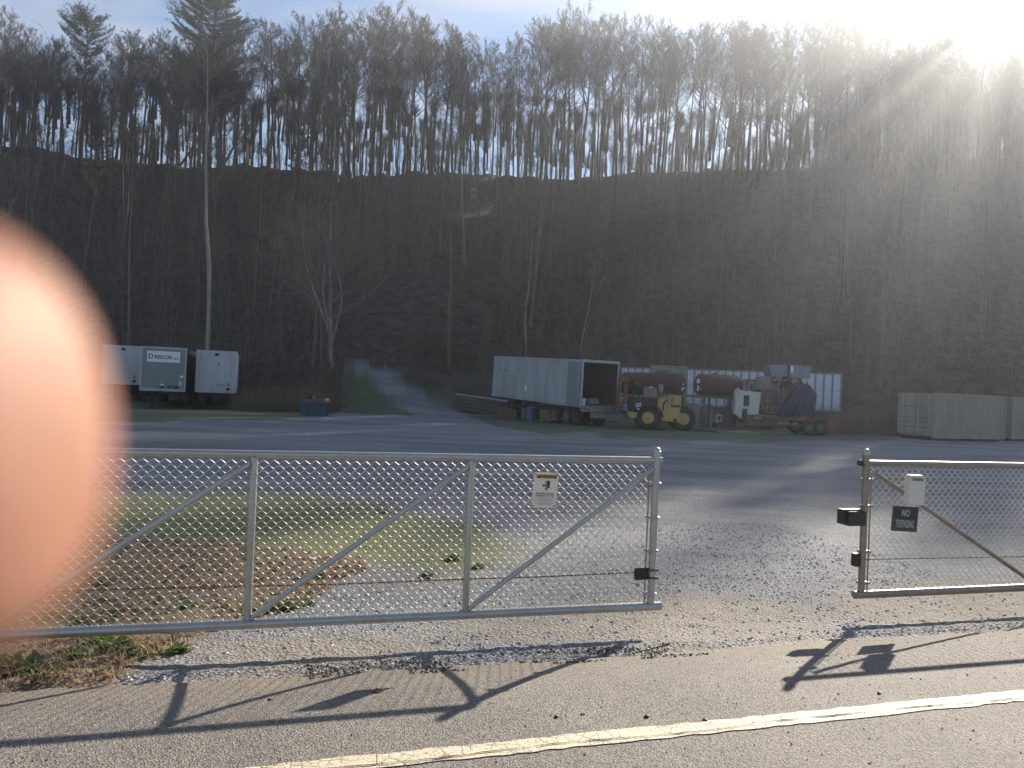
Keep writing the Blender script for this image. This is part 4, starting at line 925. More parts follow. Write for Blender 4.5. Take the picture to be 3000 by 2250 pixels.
tilt(MB().tube([(-.09, .2, .1), (-.09, .2, HT-.2)], .018, 6)).build('lock_rod', M['alu'], dl)
bp = tilt(MB().box(-.02, WT+.02, -.12, -.045, -.22, .10, .02)).build('rear_sill', M['palesteel'], ot)
for x in (.22, .42, WT-.42, WT-.22): tilt(MB().lathe((x, -.12, -.06), (0, -1, 0), [(0, .055), (.02, .05)], 14)).build('tail_lamp', M['tankred'], bp)
tilt(MB().box(.65, 1.75, -.10, -.05, -.56, -.24, .01)).build('underride_guard', M['palesteel'], ot)
sd_ = MB().box(-.002, .002, 0, .1, 0, .1); cpt = (-.024, 5.7, .72); 
tilt(MB().add([(cpt[0], cpt[1]-.17, cpt[2]), (cpt[0], cpt[1], cpt[2]-.24), (cpt[0], cpt[1]+.17, cpt[2]), (cpt[0], cpt[1], cpt[2]+.24), (cpt[0]-.004, cpt[1]-.17, cpt[2]), (cpt[0]-.004, cpt[1], cpt[2]-.24), (cpt[0]-.004, cpt[1]+.17, cpt[2]), (cpt[0]-.004, cpt[1], cpt[2]+.24)], [(0, 1, 2, 3), (7, 6, 5, 4), (0, 4, 5, 1), (1, 5, 6, 2), (2, 6, 7, 3), (3, 7, 4, 0)])).build('hazard_diamond', M['hazwhite'], ot)
for y, z in ((8.9, 1.7), (8.2, 1.72), (7.9, 1.7), (6.6, 1.75), (5.8, 1.62)): tilt(MB().box(-.02, -.015, y-.04, y+.04, z-.05, z+.05)).build('patch', M['ink'], ot)
MB().box(.35, .55, .3, LT-.4, zb-.30, zb-.08).box(WT-.55, WT-.35, .3, LT-.4, zb-.30, zb-.08).build('chassis', M['black'], ot)
for y in (1.3, 2.6):
    for x in (.25, WT-.25): wheel(ot, (x, y, .49), (1, 0, 0), .49, .48)
MB().box(-.02, .46, .72, .75, .12, zb-.05).build('mud_flap', M['darkside'], ot)
MB().box(.3, .8, 7.4, 8.3, 0, zb+.16).box(1.7, 2.2, 7.4, 8.3, 0, zb+.16).build('nose_support', M['black'], ot)
bk = root('bucket', ot.matrix_basis @ Vector((.38, .25, 0)), 0, 'white plastic bucket standing in the open trailer doorway', 'bucket'); bk.location = Vector((pn.x, pn.y, g+zb+.125))+Vector((cos(R(31))*.36-sin(R(31))*.25, sin(R(31))*.36+cos(R(31))*.25, 0))
MB().lathe((0, 0, 0), (0, 0, 1), [(0, .12), (.34, .155), (.36, .165), (.37, .15)], 20).build('pail', M['hazwhite'], bk, True)
def at_ot(x, y): return (pn.x+cos(R(31))*x-sin(R(31))*y, pn.y+sin(R(31))*x+cos(R(31))*y)
x_, y_ = at_ot(1.5, 1.6); o = MB(); r3 = np.random.RandomState(12)
for k in range(9): a = r3.rand()*6.28; cx, cy, zz = r3.uniform(-.5, .5), r3.uniform(-.7, .7), r3.uniform(0, .12); o.hexa([(cx+u_*.28, cy+v_*.22, zz+w2*r3.uniform(.08, .3)) for w2 in (0, 1) for u_, v_ in ((-1, -1), (1, -1), (1, 1), (-1, 1))])
o = o.build('rubbish_heap', M['palesteel']); o.location = (x_, y_, g+zb+.16); tag(o, 'heap of grey rubbish on the floor inside the open trailer', 'rubbish', None, 'stuff')
# pallets, barrel, boards beneath
def pallet():
    o = root('pallet', (0, 0, 0)); m_ = MB(); f = MB()
    for k in range(7): m_.box(k*.165, k*.165+.12, 0, 1.0, .105, .125)
    for y in (0, .45, .9): f.box(0, 1.11, y, y+.10, .02, .104)
    for k in (0, 3, 6): f.box(k*.165, k*.165+.12, 0, 1.0, 0, .0195)
    m_.build('top_boards', M['wood'], o); f.build('bearers', M['wood'], o); return o
pa = pallet(); bx, by = W(1462, 1200, 46.5).x, 46.5
for k, nm_ in enumerate(('lowest', 'second lowest', 'middle', 'second highest', 'topmost')):
    o = pa if k == 0 else copy_tree(pa); o.location = (bx, by, H(bx, by)+.13*k); o.rotation_euler = (0, 0, .25+.04*(k % 2)); tag(o, 'wooden pallet, %s of the stack by the raised nose of the open trailer' % nm_, 'pallet', 'pallets stacked under the open trailer')
p = W(1555, 1195, 45.5); o = MB().lathe((0, 0, 0), (0, 0, 1), [(0, .26), (.02, .28), (.28, .27), (.3, .29), (.32, .27), (.58, .27), (.6, .29), (.62, .27), (.86, .27), (.88, .25)], 24).build('blue_barrel', M['barrel'], None, True); o.location = (p.x, p.y, H(p.x, p.y)); tag(o, 'blue plastic barrel standing under the open trailer', 'barrel')
for k in range(4):
    p = W(1565+k*14, 1212, 44.6-.25*k); o = MB().box(0, 2.4-.3*k, 0, .18, 0, .05).build('board', M['palewood' if k % 2 else 'wood']); o.location = (p.x, p.y, H(p.x, p.y)+.03+.05*k); o.rotation_euler = (0, -.03*k, .1*k-.15); tag(o, 'loose board lying under the open trailer beside the blue barrel', 'board', 'boards under the open trailer')
# dark beams left of the open trailer
for k in range(9):
    p = W(1325, 1160, 55); o = MB().box(0, 4.6, 0, .3, 0, .07 if k == 8 else .24, .02).build('steel_beam', M['alu' if k == 8 else 'grime']); o.location = (p.x+.1*(k % 3), p.y+.32*(k % 2), H(p.x+1.5, p.y)+.25+.26*(k//2)); o.rotation_euler = (0, .085, -.32)
    tag(o, ('pale-edged beam on top of the dark beam pile behind the open trailer' if k == 8 else 'dark beam in the pile behind the raised nose of the open trailer'), 'beam', None if k == 8 else 'dark beams in the pile')

# long white trailer behind
a_ = W(1816, 1120, 59.5); b_ = W(2465, 1150, 53.5); d_ = Vector((b_.x-a_.x, b_.y-a_.y, 0)); yw = atan2(d_.y, d_.x); LL = d_.length
g = H(b_.x, b_.y); zt_ = W(2465, 1094, 53.5).z-g; zb_t = W(2460, 1206, 53.5).z-g
lt_ = root('long_white_trailer', (a_.x, a_.y, g), yw, 'long white semi-trailer with closely spaced grey side posts behind the loader and tanks', 'trailer')
MB().box(0, LL, .04, 2.6, zb_t, zt_, .02).build('body', M['whitewall'], lt_)
m_ = MB(); np_ = int(LL/.56)
for k in range(np_+1): x = k*(LL-.1)/np_; m_.box(x, x+.13, -.03, .038, zb_t+.1, zt_-.09, .006)
m_.build('side_posts', M['postgrey'], lt_)
MB().box(0, LL, -.04, .03, zt_-.085, zt_+.01, .01).build('top_rail', M['postgrey'], lt_); MB().box(0, LL, -.04, .03, zb_t-.05, zb_t+.09, .01).build('bottom_rail', M['alu'], lt_)
MB().box(0, LL, -.012, .037, zb_t+1.42, zb_t+1.45).build('rub_strip', M['postgrey'], lt_)
for x in (1.2, 2.5):
    for y in (.3, 2.3): wheel(lt_, (x, y, .5), (0, 1, 0), .5, .5)
for y in (.4, 2.2): lg = MB().box(LL-2.8, LL-2.66, y-.07, y+.07, 0, zb_t-.05, .01).build('landing_leg', M['black'], lt_)
# grey louvred box in front of it
p = W(1905, 1120, 50); g = H(p.x, p.y); o = root('grey_box_unit', (p.x, p.y, g), -.25, 'pale grey box with four dark slots behind the left brown tank', 'box unit')
z1 = W(1950, 1072, 50).z-g; MB().box(0, 2.25, 0, 1.8, 0, z1, .03).build('casing', M['palesteel'], o)
for k in range(4): MB().box(.42+k*.19, .52+k*.19, -.02, .01, z1-.62, z1-.3, .01).build('slot', M['ink'], o)

# brown tanks on a stand
def tank(C, ax, r, L_, label, mat, capmat, st):
    ax = Vector(ax).normalized(); g = H(C.x, C.y); o = root('brown_tank', (C.x, C.y, g), 0, label, 'tank', 'brown tanks on the steel stand'); c = Vector((0, 0, C.z-g))
    MB().lathe(c, ax, [(0, r), (L_, r), (L_+.16, r*.8), (L_+.22, r*.4)], 36).build('shell', mat, o, True)
    cp = MB().lathe(c, -ax, [(-.02, r*1.01), (.03, r*1.0), (.13, r*.82), (.19, r*.45), (.2, .02)], 36).build('end_cap', capmat, o, True)
    for q_ in (.25, .75): MB().lathe(c+ax*(L_*q_), ax, [(0, r*1.015), (.05, r*1.015)], 36).build('band', mat, o)
    side = Vector((0, 0, 1)).cross(ax).normalized()
    for (dx, dz, w_, h_) in st:
        pc = c-ax*.215+side*dx+Vector((0, 0, dz)); e = side*w_/2; f = Vector((0, 0, h_/2)); n_ = -ax*.006
        MB().hexa([pc-e-f, pc+e-f, pc+e-f+n_, pc-e-f+n_, pc-e+f, pc+e+f, pc+e+f+n_, pc-e+f+n_]).build('sticker', M['hazwhite'], cp)
    MB().lathe(c+ax*L_*.4+Vector((0, 0, r*.96)), (0, 0, 1), [(0, .12), (.1, .12), (.12, .06)], 12).build('manhole', mat, o)
    return o
tank(W(1992, 1128, 44.6), (-.80, .6, 0), .68, 3.6, 'left of the two brown tanks, its stickered end low at the right', M['tank'], M['tank'], [(-.12, -.18, .16, .12), (.08, -.15, .13, .13), (.16, -.28, .2, .13), (.02, .05, .2, .1)])
tank(W(2054, 1127, 44.4), (.88, .47, 0), .64, 2.6, 'right of the two brown tanks, with a square white sticker on its red end', M['tank'], M['tankred'], [(0, .2, .26, .25), (0, -.14, .16, .14), (.02, -.30, .17, .12), (-.22, -.25, .07, .07)])
p = W(1990, 1262, 43.6); g = H(p.x, p.y); st_o = root('tank_stand', (p.x, p.y, g), 0, 'dark steel stand with railings carrying the two brown tanks', 'stand'); zt_ = W(2060, 1158, 44).z-g
m_ = MB(); 
for y in (0, 1.2): m_.box(-1.9, 3.2, y, y+.12, zt_-.16, zt_, .01)
for x in (-1.9, -.6, .9, 3.08): m_.box(x, x+.12, .12, 1.2, zt_-.15, zt_-.01)
m_.build('deck_frame', M['grime'], st_o)
for x in (-1.85, .1, 1.6, 3.1):
    for y in (0, 1.2): MB().box(x, x+.09, y, y+.09, 0, zt_-.16).build('leg', M['black'], st_o)
m_ = MB(); 
for z in (.50, .95): m_.tube([(.5, -.25, z), (1.9, -.25, z)], .02, 6)
for k in range(7): m_.tube([(.5+k*.233, -.25, .5), (.5+k*.233, -.25, .95)], .014, 5)
m_.build('railing', M['palesteel'], st_o)
m_ = MB(); m_.box(2.05, 2.33, -.15, -.12, .52, .56).box(2.05, 2.33, -.15, -.12, .87, .91).box(2.05, 2.08, -.15, -.12, .56, .87).box(2.3, 2.33, -.15, -.12, .56, .87); m_.build('small_frame', M['hazwhite'], st_o)
for a, b2 in (((.2, 1.35), (.65, 1.78)), ((1.1, 1.75), (1.6, 1.2))): MB().tube([(a[0], -.05, a[1]), (b2[0], -.05, b2[1])], .03, 6).build('strut', M['palesteel'], st_o)
MB().lathe((1.0, .5, .35), (0, 0, 1), [(0, .30), (.95, .30), (1.05, .2)], 20).build('standpipe', M['hopper'], st_o, True)
MB().lathe((1.75, .7, .0), (0, 0, 1), [(0, .34), (1.35, .34), (1.45, .22)], 20).build('vessel', M['palesteel'], st_o, True)
MB().box(.55, .95, .4, .8, .05, 1.5, .03).build('pump_box', M['hopper'], st_o)
MB().box(2.0, 2.9, -.1, .5, .02, .42, .03).build('crate', M['grime'], st_o)
# dark tarp hump at the stand's right end
p = W(2128, 1240, 43.8); g = H(p.x, p.y); o = MB(); r3 = np.random.RandomState(3)
o.lathe((0, 0, 0), (0, 0, 1), [(0, .62), (.35, .58), (.8, .42), (1.2, .28), (1.45, .08)], 14); o.v = [(a*r3.uniform(.8, 1.1), b2*.8*r3.uniform(.8, 1.1), c_) for a, b2, c_ in o.v]; o = o.build('covered_pile', M['black'], None, True); o.location = (p.x, p.y, g); tag(o, 'dark covered heap between the tank stand and the pale cab', 'heap')
# panels behind the tanks
p = W(2140, 1180, 49.5); g = H(p.x, p.y); o = root('grey_panel_unit', (p.x, p.y, g), -.1, 'blue-grey and drab steel housing between the right brown tank and the rig', 'housing'); z1 = W(2160, 1112, 49.5).z-g
MB().box(0, .95, 0, 1.5, 0, z1, .02).build('blue_grey_panel', M['hopper'], o); MB().box(.96, 2.7, .05, 1.5, 0, z1+.05, .02).build('drab_panel', M['grime'], o); MB().box(1.05, 1.5, 0.0, .049, .2, z1-.05, .02).build('door', M['palesteel'], o); disc(o, 'vent', (1.28, z1-.45), .07, .22, M['ink'], -.02)

# yellow articulated loader with a lifting mast
k = 41.5/F/7.213; p = W(1780+430/7.213, 1060+1455/7.213, 41.5); g = H(p.x, p.y)
ld_ = root('yellow_forklift', (p.x, p.y, g), -.05, 'yellow and black rough-terrain forklift with an orange rusty mast', 'forklift')
q = lambda x, y: ((x-430)*k, (1462-y)*k)
Q2 = lambda pts: [q(*a) for a in pts]
MB().prism(Q2([(1050, 795), (1150, 775), (1230, 772), (1265, 705), (1530, 715), (1500, 1080), (1640, 1090), (1620, 1290), (1110, 1255), (1125, 1070), (1085, 1110), (1030, 1010)]), .0, 1.9).build('engine_body', M['yellow'], ld_)
eb = ld_.children[-1]; x0_, z1_ = q(1345, 765); x1_, z0_ = q(1500, 925)
MB().box(x0_, x1_, -.03, -.002, z0_, z1_, .02).build('access_panel', M['yellow'], eb); a = q(1310, 915); b2 = q(1500, 965); MB().box(a[0], b2[0], -.035, -.002, b2[1], a[1]).build('step_slot', M['black'], eb)
a = q(1315, 755); b2 = q(1335, 930); MB().box(a[0], b2[0], -.012, -.002, b2[1], a[1]).build('panel_gap', M['grime'], eb)
a = q(1365, 1205); b2 = q(1440, 1275); MB().box(a[0], b2[0], -.02, -.002, b2[1], a[1]).build('tow_hole', M['black'], eb)
MB().tube([(q(1240, 800)[0], -.04, q(0, 800)[1]), (q(1150, 890)[0], -.06, q(0, 890)[1]), (q(1140, 1040)[0], -.04, q(0, 1040)[1])], .05, 8).build('hydraulic_hose', M['rust'], eb)
MB().prism(Q2([(440, 900), (480, 770), (1040, 780), (1050, 1000), (1000, 1060), (680, 1060), (440, 1050)]), .12, 1.8).build('cab_base', M['black'], ld_)
MB().prism(Q2([(545, 478), (1000, 488), (1040, 500), (1040, 560), (560, 540)]), .1, 1.8).build('cab_roof', M['black'], ld_)
for (x0, y0, x1, y1, w_) in ((560, 530, 478, 800, 34), (625, 540, 600, 800, 22), (715, 540, 715, 820, 34), (1030, 540, 1035, 820, 30)):
    for yy in (.12, 1.7): a = q(x0, y0); b2 = q(x1, y1); MB().tube([(a[0], yy+.04, a[1]), (b2[0], yy+.04, b2[1])], w_*k*.5, 6).build('cab_pillar', M['black'], ld_)
MB().prism(Q2([(730, 560), (1020, 575), (1020, 830), (730, 800)]), .15, .17).build('door_glass', M['cabglass'], ld_)
a = q(840, 552); b2 = q(918, 580); MB().box(a[0], b2[0], .06, .098, b2[1], a[1]).build('roof_lamp', M['hazwhite'], ld_)
MB().tube([(q(700, 490)[0], .05, q(0, 488)[1]), (q(880, 495)[0], .05, q(0, 495)[1]), (q(915, 540)[0], .05, q(0, 545)[1])], .022, 6).build('roof_rail', M['yellow'], ld_)
MB().box(*(q(480, 0)[0], q(590, 0)[0]), .3, 1.4, q(0, 900)[1], q(0, 780)[1], .05).build('dashboard', M['postgrey'], ld_)
text('CAT', .30, (q(632, 955)[0], .085, q(632, 955)[1]), (pi/2, 0, 0), M['hazwhite'], ld_, bold=.012, sx=.52); o = ld_.children[-1]; o.scale = (.42, 1.25, 1)
MB().box(q(605, 0)[0], q(660, 0)[0], .09, .118, q(0, 1050)[1], q(0, 1020)[1]).build('white_decal', M['hazwhite'], ld_)
MB().lathe((q(1098, 0)[0], .35, q(0, 655)[1]), (0, 0, 1), [(0, .10), (.03, .14), (.40, .14), (.44, .11)], 18).build('muffler', M['palewood'], ld_, True)
for dx in (-.09, .07): MB().tube([(q(1098, 0)[0]+dx, .35, q(0, 790)[1]), (q(1098, 0)[0]+dx, .35, q(0, 650)[1])], .028, 8).build('exhaust_pipe', M['palesteel'], ld_)
MB().prism(Q2([(430, 1095), (680, 1115), (680, 1235), (470, 1225), (440, 1180)]), .2, 1.7).build('front_axle_housing', M['yellow'], ld_)
wheel(ld_, (q(865, 0)[0], .10, .645), (.32, .95, 0), .645, .5, M['yellow'], .50)
wheel(ld_, (q(865, 0)[0], 1.75, .645), (.32, .95, 0), .645, .5, M['yellow'], .50)
wheel(ld_, (q(1600, 0)[0], .45, .645), (0, 1, 0), .645, .5, M['yellow'], .5); wheel(ld_, (q(1600, 0)[0], 1.75, .645), (0, 1, 0), .645, .5, M['yellow'], .5)
MB().prism([(q(860, 1215)[0]+.75*cos(t), .645+.75*sin(t)) for t in np.linspace(.1, 2.3, 12)]+[(q(860, 1215)[0]+.70*cos(t), .645+.70*sin(t)) for t in np.linspace(2.3, .1, 12)], -.18, .34).build('mudguard', M['black'], ld_)
ms_ = root('mast', (0, 0, 0)); ms_.parent = ld_; ms_.name = 'mast'
for (x0, y0, x1, y1, yy) in ((262, 372, 215, 1080, .45), (400, 372, 330, 1080, .45), (262, 372, 215, 1080, 1.35), (400, 372, 330, 1080, 1.35)):
    a = q(x0, y0); b2 = q(x1, y1); m_ = MB(); m_.hexa([(b2[0]-.05, yy, b2[1]), (b2[0]+.07, yy, b2[1]), (b2[0]+.07, yy+.1, b2[1]), (b2[0]-.05, yy+.1, b2[1]), (a[0]-.05, yy, a[1]), (a[0]+.07, yy, a[1]), (a[0]+.07, yy+.1, a[1]), (a[0]-.05, yy+.1, a[1])]); m_.build('upright', M['orange'], ms_)
for y0, y1, xa, xb in ((362, 455, 240, 428), (745, 800, 240, 365), (940, 985, 225, 345)): MB().box(q(xa, 0)[0], q(xb, 0)[0], .42, 1.5, q(0, y1)[1], q(0, y0)[1], .01).build('crossbar', M['orange'], ms_)
for x0, x1 in ((228, 200), (345, 290)): MB().tube([(q(x0, 0)[0], .40, q(0, 480)[1]), (q(x1, 0)[0], .40, q(0, 1060)[1])], .022, 6).build('lift_chain', M['grime'], ms_)
for yy in (.5, 1.3): MB().box(q(60, 0)[0], q(215, 0)[0], yy, yy+.14, .28, .33, .01).build('fork', M['black'], ms_)
MB().lathe((q(380, 0)[0], .3, q(0, 1080)[1]), (0, 0, 1), [(0, .1), (.35, .12), (.38, .08)], 14).build('hydraulic_tank', M['hopper'], ld_, True)

# drilling machinery on a red low loader
k3 = 43/F/5.53; p = W(2060+640/5.53, 1040+1300/5.53, 43); g = H(p.x, p.y); q = lambda x, y: ((x-640)*k3, (1305-y)*k3); Q2 = lambda pts: [q(*a) for a in pts]
lb = root('low_loader', (p.x, p.y, g), 0, 'faded red low-loader trailer carrying the old machinery', 'trailer')
m_ = MB(); 
for yy in (0, 1.1, 2.2):
    m_.prism(Q2([(650, 1020), (1640, 1045), (1680, 1020), (2000, 1100), (2000, 1130), (1640, 1085), (650, 1060)]), yy, yy+.12).prism(Q2([(650, 1110), (720, 1100), (1620, 1150), (1620, 1180), (760, 1172)]), yy+.005, yy+.115)
for x in (660, 780, 960, 1110, 1280, 1440, 1600):
    a = q(x, 1060+(x-650)*.025); b2 = q(x, 1150); m_.box(a[0], a[0]+.09, .01, .11, b2[1]-.02, a[1]+.03)
m_.build('chassis', M['red'], lb)
MB().prism(Q2([(650, 1014), (1640, 1038), (1640, 1044), (650, 1020)]), 0, 2.3).build('deck', M['palewood'], lb)
for x0, x1 in ((1215, 1400), (1425, 1530)): a = q(x0, 1120); b2 = q(x1, 1150); MB().box(a[0], b2[0], -.03, -.002, b2[1], a[1]).build('pale_marker', M['palesteel'], lb)
MB().box(q(800, 0)[0], q(940, 0)[0], -.05, -.005, q(0, 1080)[1], q(0, 1050)[1]).build('deck_box', M['palesteel'], lb)
MB().prism(Q2([(1650, 1040), (1740, 940), (1860, 1060), (1830, 1075), (1745, 985), (1690, 1060)]), .1, .2).build('ramp_arm', M['red'], lb)
for x in (1705, 1880):
    for yy in (.15, 2.1): wheel(lb, (q(x, 0)[0], yy, .42), (0, 1, 0), .42, .4)
rg = root('drill_rig', (p.x, p.y+.3, g), 0, 'old dirty drilling machine with a tangle of pipes loaded on the low loader', 'machine')
zd = q(0, 1014)[1]+.004
MB().box(q(950, 0)[0], q(1420, 0)[0], .5, 1.7, zd, q(0, 600)[1], .05).build('engine_block', M['grime'], rg)
MB().box(q(975, 0)[0], q(1290, 0)[0], .45, 1.6, q(0, 600)[1], q(0, 380)[1], .05).build('upper_housing', M['palesteel'], rg)
m_ = MB(); r3 = np.random.RandomState(21)
for i in range(46):
    x = r3.uniform(960, 1500); y = r3.uniform(380, 990); 
    if r3.rand() < .5: pts = [(x, y), (x+r3.uniform(40, 220), y+r3.uniform(-8, 8))]
    else: pts = [(x, y), (x+r3.uniform(-10, 10), y+r3.uniform(40, 260))]
    yy = r3.uniform(.15, .42); 
    m_.tube([(q(a, min(b2, 1000))[0], yy, max(q(a, b2)[1], zd+.05)) for a, b2 in pts], r3.uniform(.012, .045), 6)
m_.build('pipework', M['palesteel'], rg)
m_ = MB(); 
for i in range(16):
    x = r3.uniform(1150, 1700); y = r3.uniform(390, 520); pts = [(x, y)]
    for k_2 in range(3): pts.append((pts[-1][0]+r3.uniform(-60, 60), pts[-1][1]+r3.uniform(-40, 60)))
    m_.tube([(q(a, b2)[0], r3.uniform(.2, .9), q(a, b2)[1]) for a, b2 in pts], .03, 6)
m_.build('hoses', M['grime'], rg)
for x, y, r_, mt_ in ((1240, 400, .22, 'palesteel'), (1340, 470, .25, 'black'), (1520, 450, .2, 'palesteel'), (1680, 430, .16, 'cream'), (1190, 450, .2, 'rust')): MB().lathe((q(x, 0)[0], .3, q(0, y)[1]), (0, 1, 0), [(0, r_*.5), (.02, r_), (.5, r_), (.52, r_*.5)], 18).build('drum', M[mt_], rg, True)
MB().tube([(q(720, 0)[0], .3, q(0, 600)[1]), (q(930, 0)[0], .5, q(0, 460)[1])], .03, 6).build('boom', M['grime'], rg)
MB().prism(Q2([(1410, 330), (1440, 330), (1440, 560), (1410, 560)]), .6, .75).build('mast_post', M['black'], rg)
MB().box(q(1290, 0)[0], q(1760, 0)[0], .5, 1.9, q(0, 560)[1], q(0, 400)[1], .04).build('rear_frame', M['grime'], rg)
MB().box(q(1330, 0)[0], q(1740, 0)[0], .55, 1.8, zd, q(0, 562)[1], .04).build('tail_block', M['grime'], rg)
cb = MB().prism(Q2([(535, 610), (590, 630), (930, 650), (905, 1012), (725, 1012), (720, 930), (640, 925), (632, 1100), (510, 1010), (520, 790)]), -.05, .45).build('pale_cab', M['cream'], rg)
a = q(655, 705); b2 = q(745, 880); MB().box(a[0], b2[0], -.075, -.052, b2[1], a[1]).build('cab_window', M['cabglass'], cb); cb.children[-1].data.materials[0] = M['ink']
a = q(645, 935); b2 = q(722, 1012); MB().box(a[0], b2[0], -.04, .3, b2[1], a[1]).build('doorway', M['tankred'], cb)
a = q(535, 600); MB().box(a[0], a[0]+.17, -.08, .1, a[1]-.15, a[1]+.02, .02).build('cab_lamp', M['cream'], cb)
hp = MB().prism(Q2([(1075, 188), (1400, 180), (1400, 372), (1150, 372), (1120, 300)]), .4, 1.7).build('sloped_hopper', M['hopper'], rg)
MB().prism(Q2([(1435, 170), (1780, 186), (1765, 398), (1435, 375)]), .35, 1.75).build('square_hopper', M['hopper'], rg)
a = q(1440, 210); MB().box(a[0], a[0]+.14, .31, .345, a[1]-.32, a[1]+.05).build('hopper_label', M['hazwhite'], rg)
MB().box(q(1405, 0)[0], q(1432, 0)[0], .5, 1.6, q(0, 400)[1], q(0, 190)[1]).build('hopper_frame', M['black'], rg)
# draped tarp
ns = 26; nt_ = 20; V = []; 
topl = [(1480, 560), (1560, 530), (1640, 505), (1720, 488), (1790, 560), (1850, 640)]; botl = [(1110, 1025), (1230, 1032), (1360, 1035), (1500, 1030), (1660, 990), (1790, 990)]
def li(P, t): t *= len(P)-1; i = min(int(t), len(P)-2); f = t-i; return (P[i][0]*(1-f)+P[i+1][0]*f, P[i][1]*(1-f)+P[i+1][1]*f)
for i in range(ns+1):
    for j in range(nt_+1):
        s_, t_ = i/ns, j/nt_; A_ = li(topl, s_); B_ = li(botl, s_); x = A_[0]+(B_[0]-A_[0])*t_**1.15; y = A_[1]+(B_[1]-A_[1])*t_
        a = q(x, y); yy = .05-.42*t_+.08*sin(s_*38+t_*2)*(.3+t_)+.05*sin(s_*17); V.append((a[0], yy, a[1]))
m_ = MB(); m_.add(V, [(i*(nt_+1)+j, (i+1)*(nt_+1)+j, (i+1)*(nt_+1)+j+1, i*(nt_+1)+j+1) for i in range(ns) for j in range(nt_)])
n_ = len(V); m_.add([(a, b2+.9*(1-abs(2*(idx_//(nt_+1))/ns-1))+.03, c_) for idx_, (a, b2, c_) in enumerate(V)], [(i*(nt_+1)+j+1, (i+1)*(nt_+1)+j+1, (i+1)*(nt_+1)+j, i*(nt_+1)+j) for i in range(ns) for j in range(nt_)])
tp = m_.build('blue_tarp', M['tarp'], None, True); tp.location = (p.x, p.y+.3, g); tag(tp, 'dark blue tarp draped over the back of the old drilling machine', 'tarp')
# red scrap frame at the right end
p = W(2418, 1283, 43); g = H(p.x, p.y); o = root('red_scrap_frame', (p.x, p.y, g), 0, 'tangled red steel frame with splayed legs right of the low loader', 'scrap'); m_ = MB(); r3 = np.random.RandomState(31)
for a, b2 in (((0, .55), (1.25, .5)), ((0, 1.2), (1.15, .45)), ((.2, 1.1), (.9, 1.0)), ((.75, 1.0), (.65, .05)), ((.85, .95), (1.15, .05)), ((.95, .6), (.6, .05)), ((0, .75), (.7, .7)), ((.1, .2), (.8, .7)), ((.55, .9), (.3, .1)), ((1.0, .9), (1.3, .1)), ((0, .5), (.5, 1.1))): yy = r3.uniform(0, .9); m_.tube([(a[0], yy, a[1]), (b2[0], yy+.2, b2[1])], .035, 6)
m_.build('bars', M['red'], o); m_ = MB().box(.45, 1.15, -.05, 0, 1.12, 1.17).build('pale_bar', M['palesteel'], o); MB().box(.2, 1.0, .2, .7, .45, .85, .03).build('gearbox', M['red'], o)
# planks and rubbish lying in front of the machines
for k in range(6):
    p = W((2105, 2130, 2160, 2040, 2190, 2060)[k], (1268, 1272, 1275, 1262, 1277, 1258)[k], 41.6+.3*(k % 3)); o = MB().box(0, 2.2+.3*(k % 3), 0, .2, 0, .06).build('plank', M['palewood' if k < 3 else 'wood']); o.location = (p.x, p.y, H(p.x, p.y)+.02+.02*k); o.rotation_euler = (0, .01, (-.06, .05, -.12, .45, .02, .5)[k])
    tag(o, 'weathered plank lying on the ground in front of the machinery', 'plank', 'planks in front of the machinery')

# tan container with lock bars, second one beyond
def container(px, D, ytop, ybot, L_, yaw, label, doors):
    p = W(px, ybot, D); g = H(p.x, p.y); z0_ = max(W(px, ybot, D).z-g, .12); z1_ = W(px, ytop, D).z-g; o = root('shipping_container', (p.x, p.y, g), yaw, label, 'container')
    MB().box(.06, L_-.06, .04, 2.4, z0_+.1, z1_-.05, .01).build('body', M['tanksh'], o); m_ = MB(); x = .15
    while x < L_-.2: m_.prism([(x, .03), (x+.04, .012), (x+.09, .012), (x+.13, .03)], z0_+.16, z1_-.12, 'z'); x += .26
    m_.build('corrugated_side', M['tanksh'], o)
    for xx in (0, L_-.12): MB().box(xx, xx+.12, -.015, .14, z0_, z1_, .01).build('corner_post', M['tanksh'], o)
    MB().box(.12, L_-.12, -.012, .06, z1_-.11, z1_-.005, .01).build('top_rail', M['tanksh'], o); MB().box(.12, L_-.12, -.012, .06, z0_, z0_+.15, .01).build('bottom_rail', M['tanksh'], o)
    if doors:
        for a in (.06, 1.23):
            d = MB().box(-.004, .038, a, a+1.14, z0_+.16, z1_-.12, .006).build('door', M['tanksh'], o)
            for yy in ((.36, .80) if a > 1 else (.30, .95)): MB().tube([(-.03, a+yy, z0_+.1), (-.03, a+yy, z1_-.1)], .024, 8).build('lock_bar', M['alu'], d)
            m2 = MB()
            for zz in (.55, 1.10, 1.72): m2.box(-.012, -.0045, a+.05, a+1.08, z0_+zz, z0_+zz+.035)
            m2.build('pressed_lines', M['grime'], d); MB().box(-.055, -.02, a+.4, a+.8, z0_+.84, z0_+.88).build('handle', M['grime'], d)
    MB().box(.1, 1.9, .2, 2.2, 0, z0_, .02).build('skid', M['black'], o); MB().box(3.4, L_-.2, .2, 2.2, 0, z0_, .02).build('skid', M['black'], o)
    return o
container(2736, 42.6, 1150, 1287, 6.06, R(24), 'tan shipping container showing its lock-barred door end at the right of the yard', True)
container(2962, 46.5, 1162, 1286, 6.1, R(24), 'second drab shipping container standing just beyond the tan one', False)

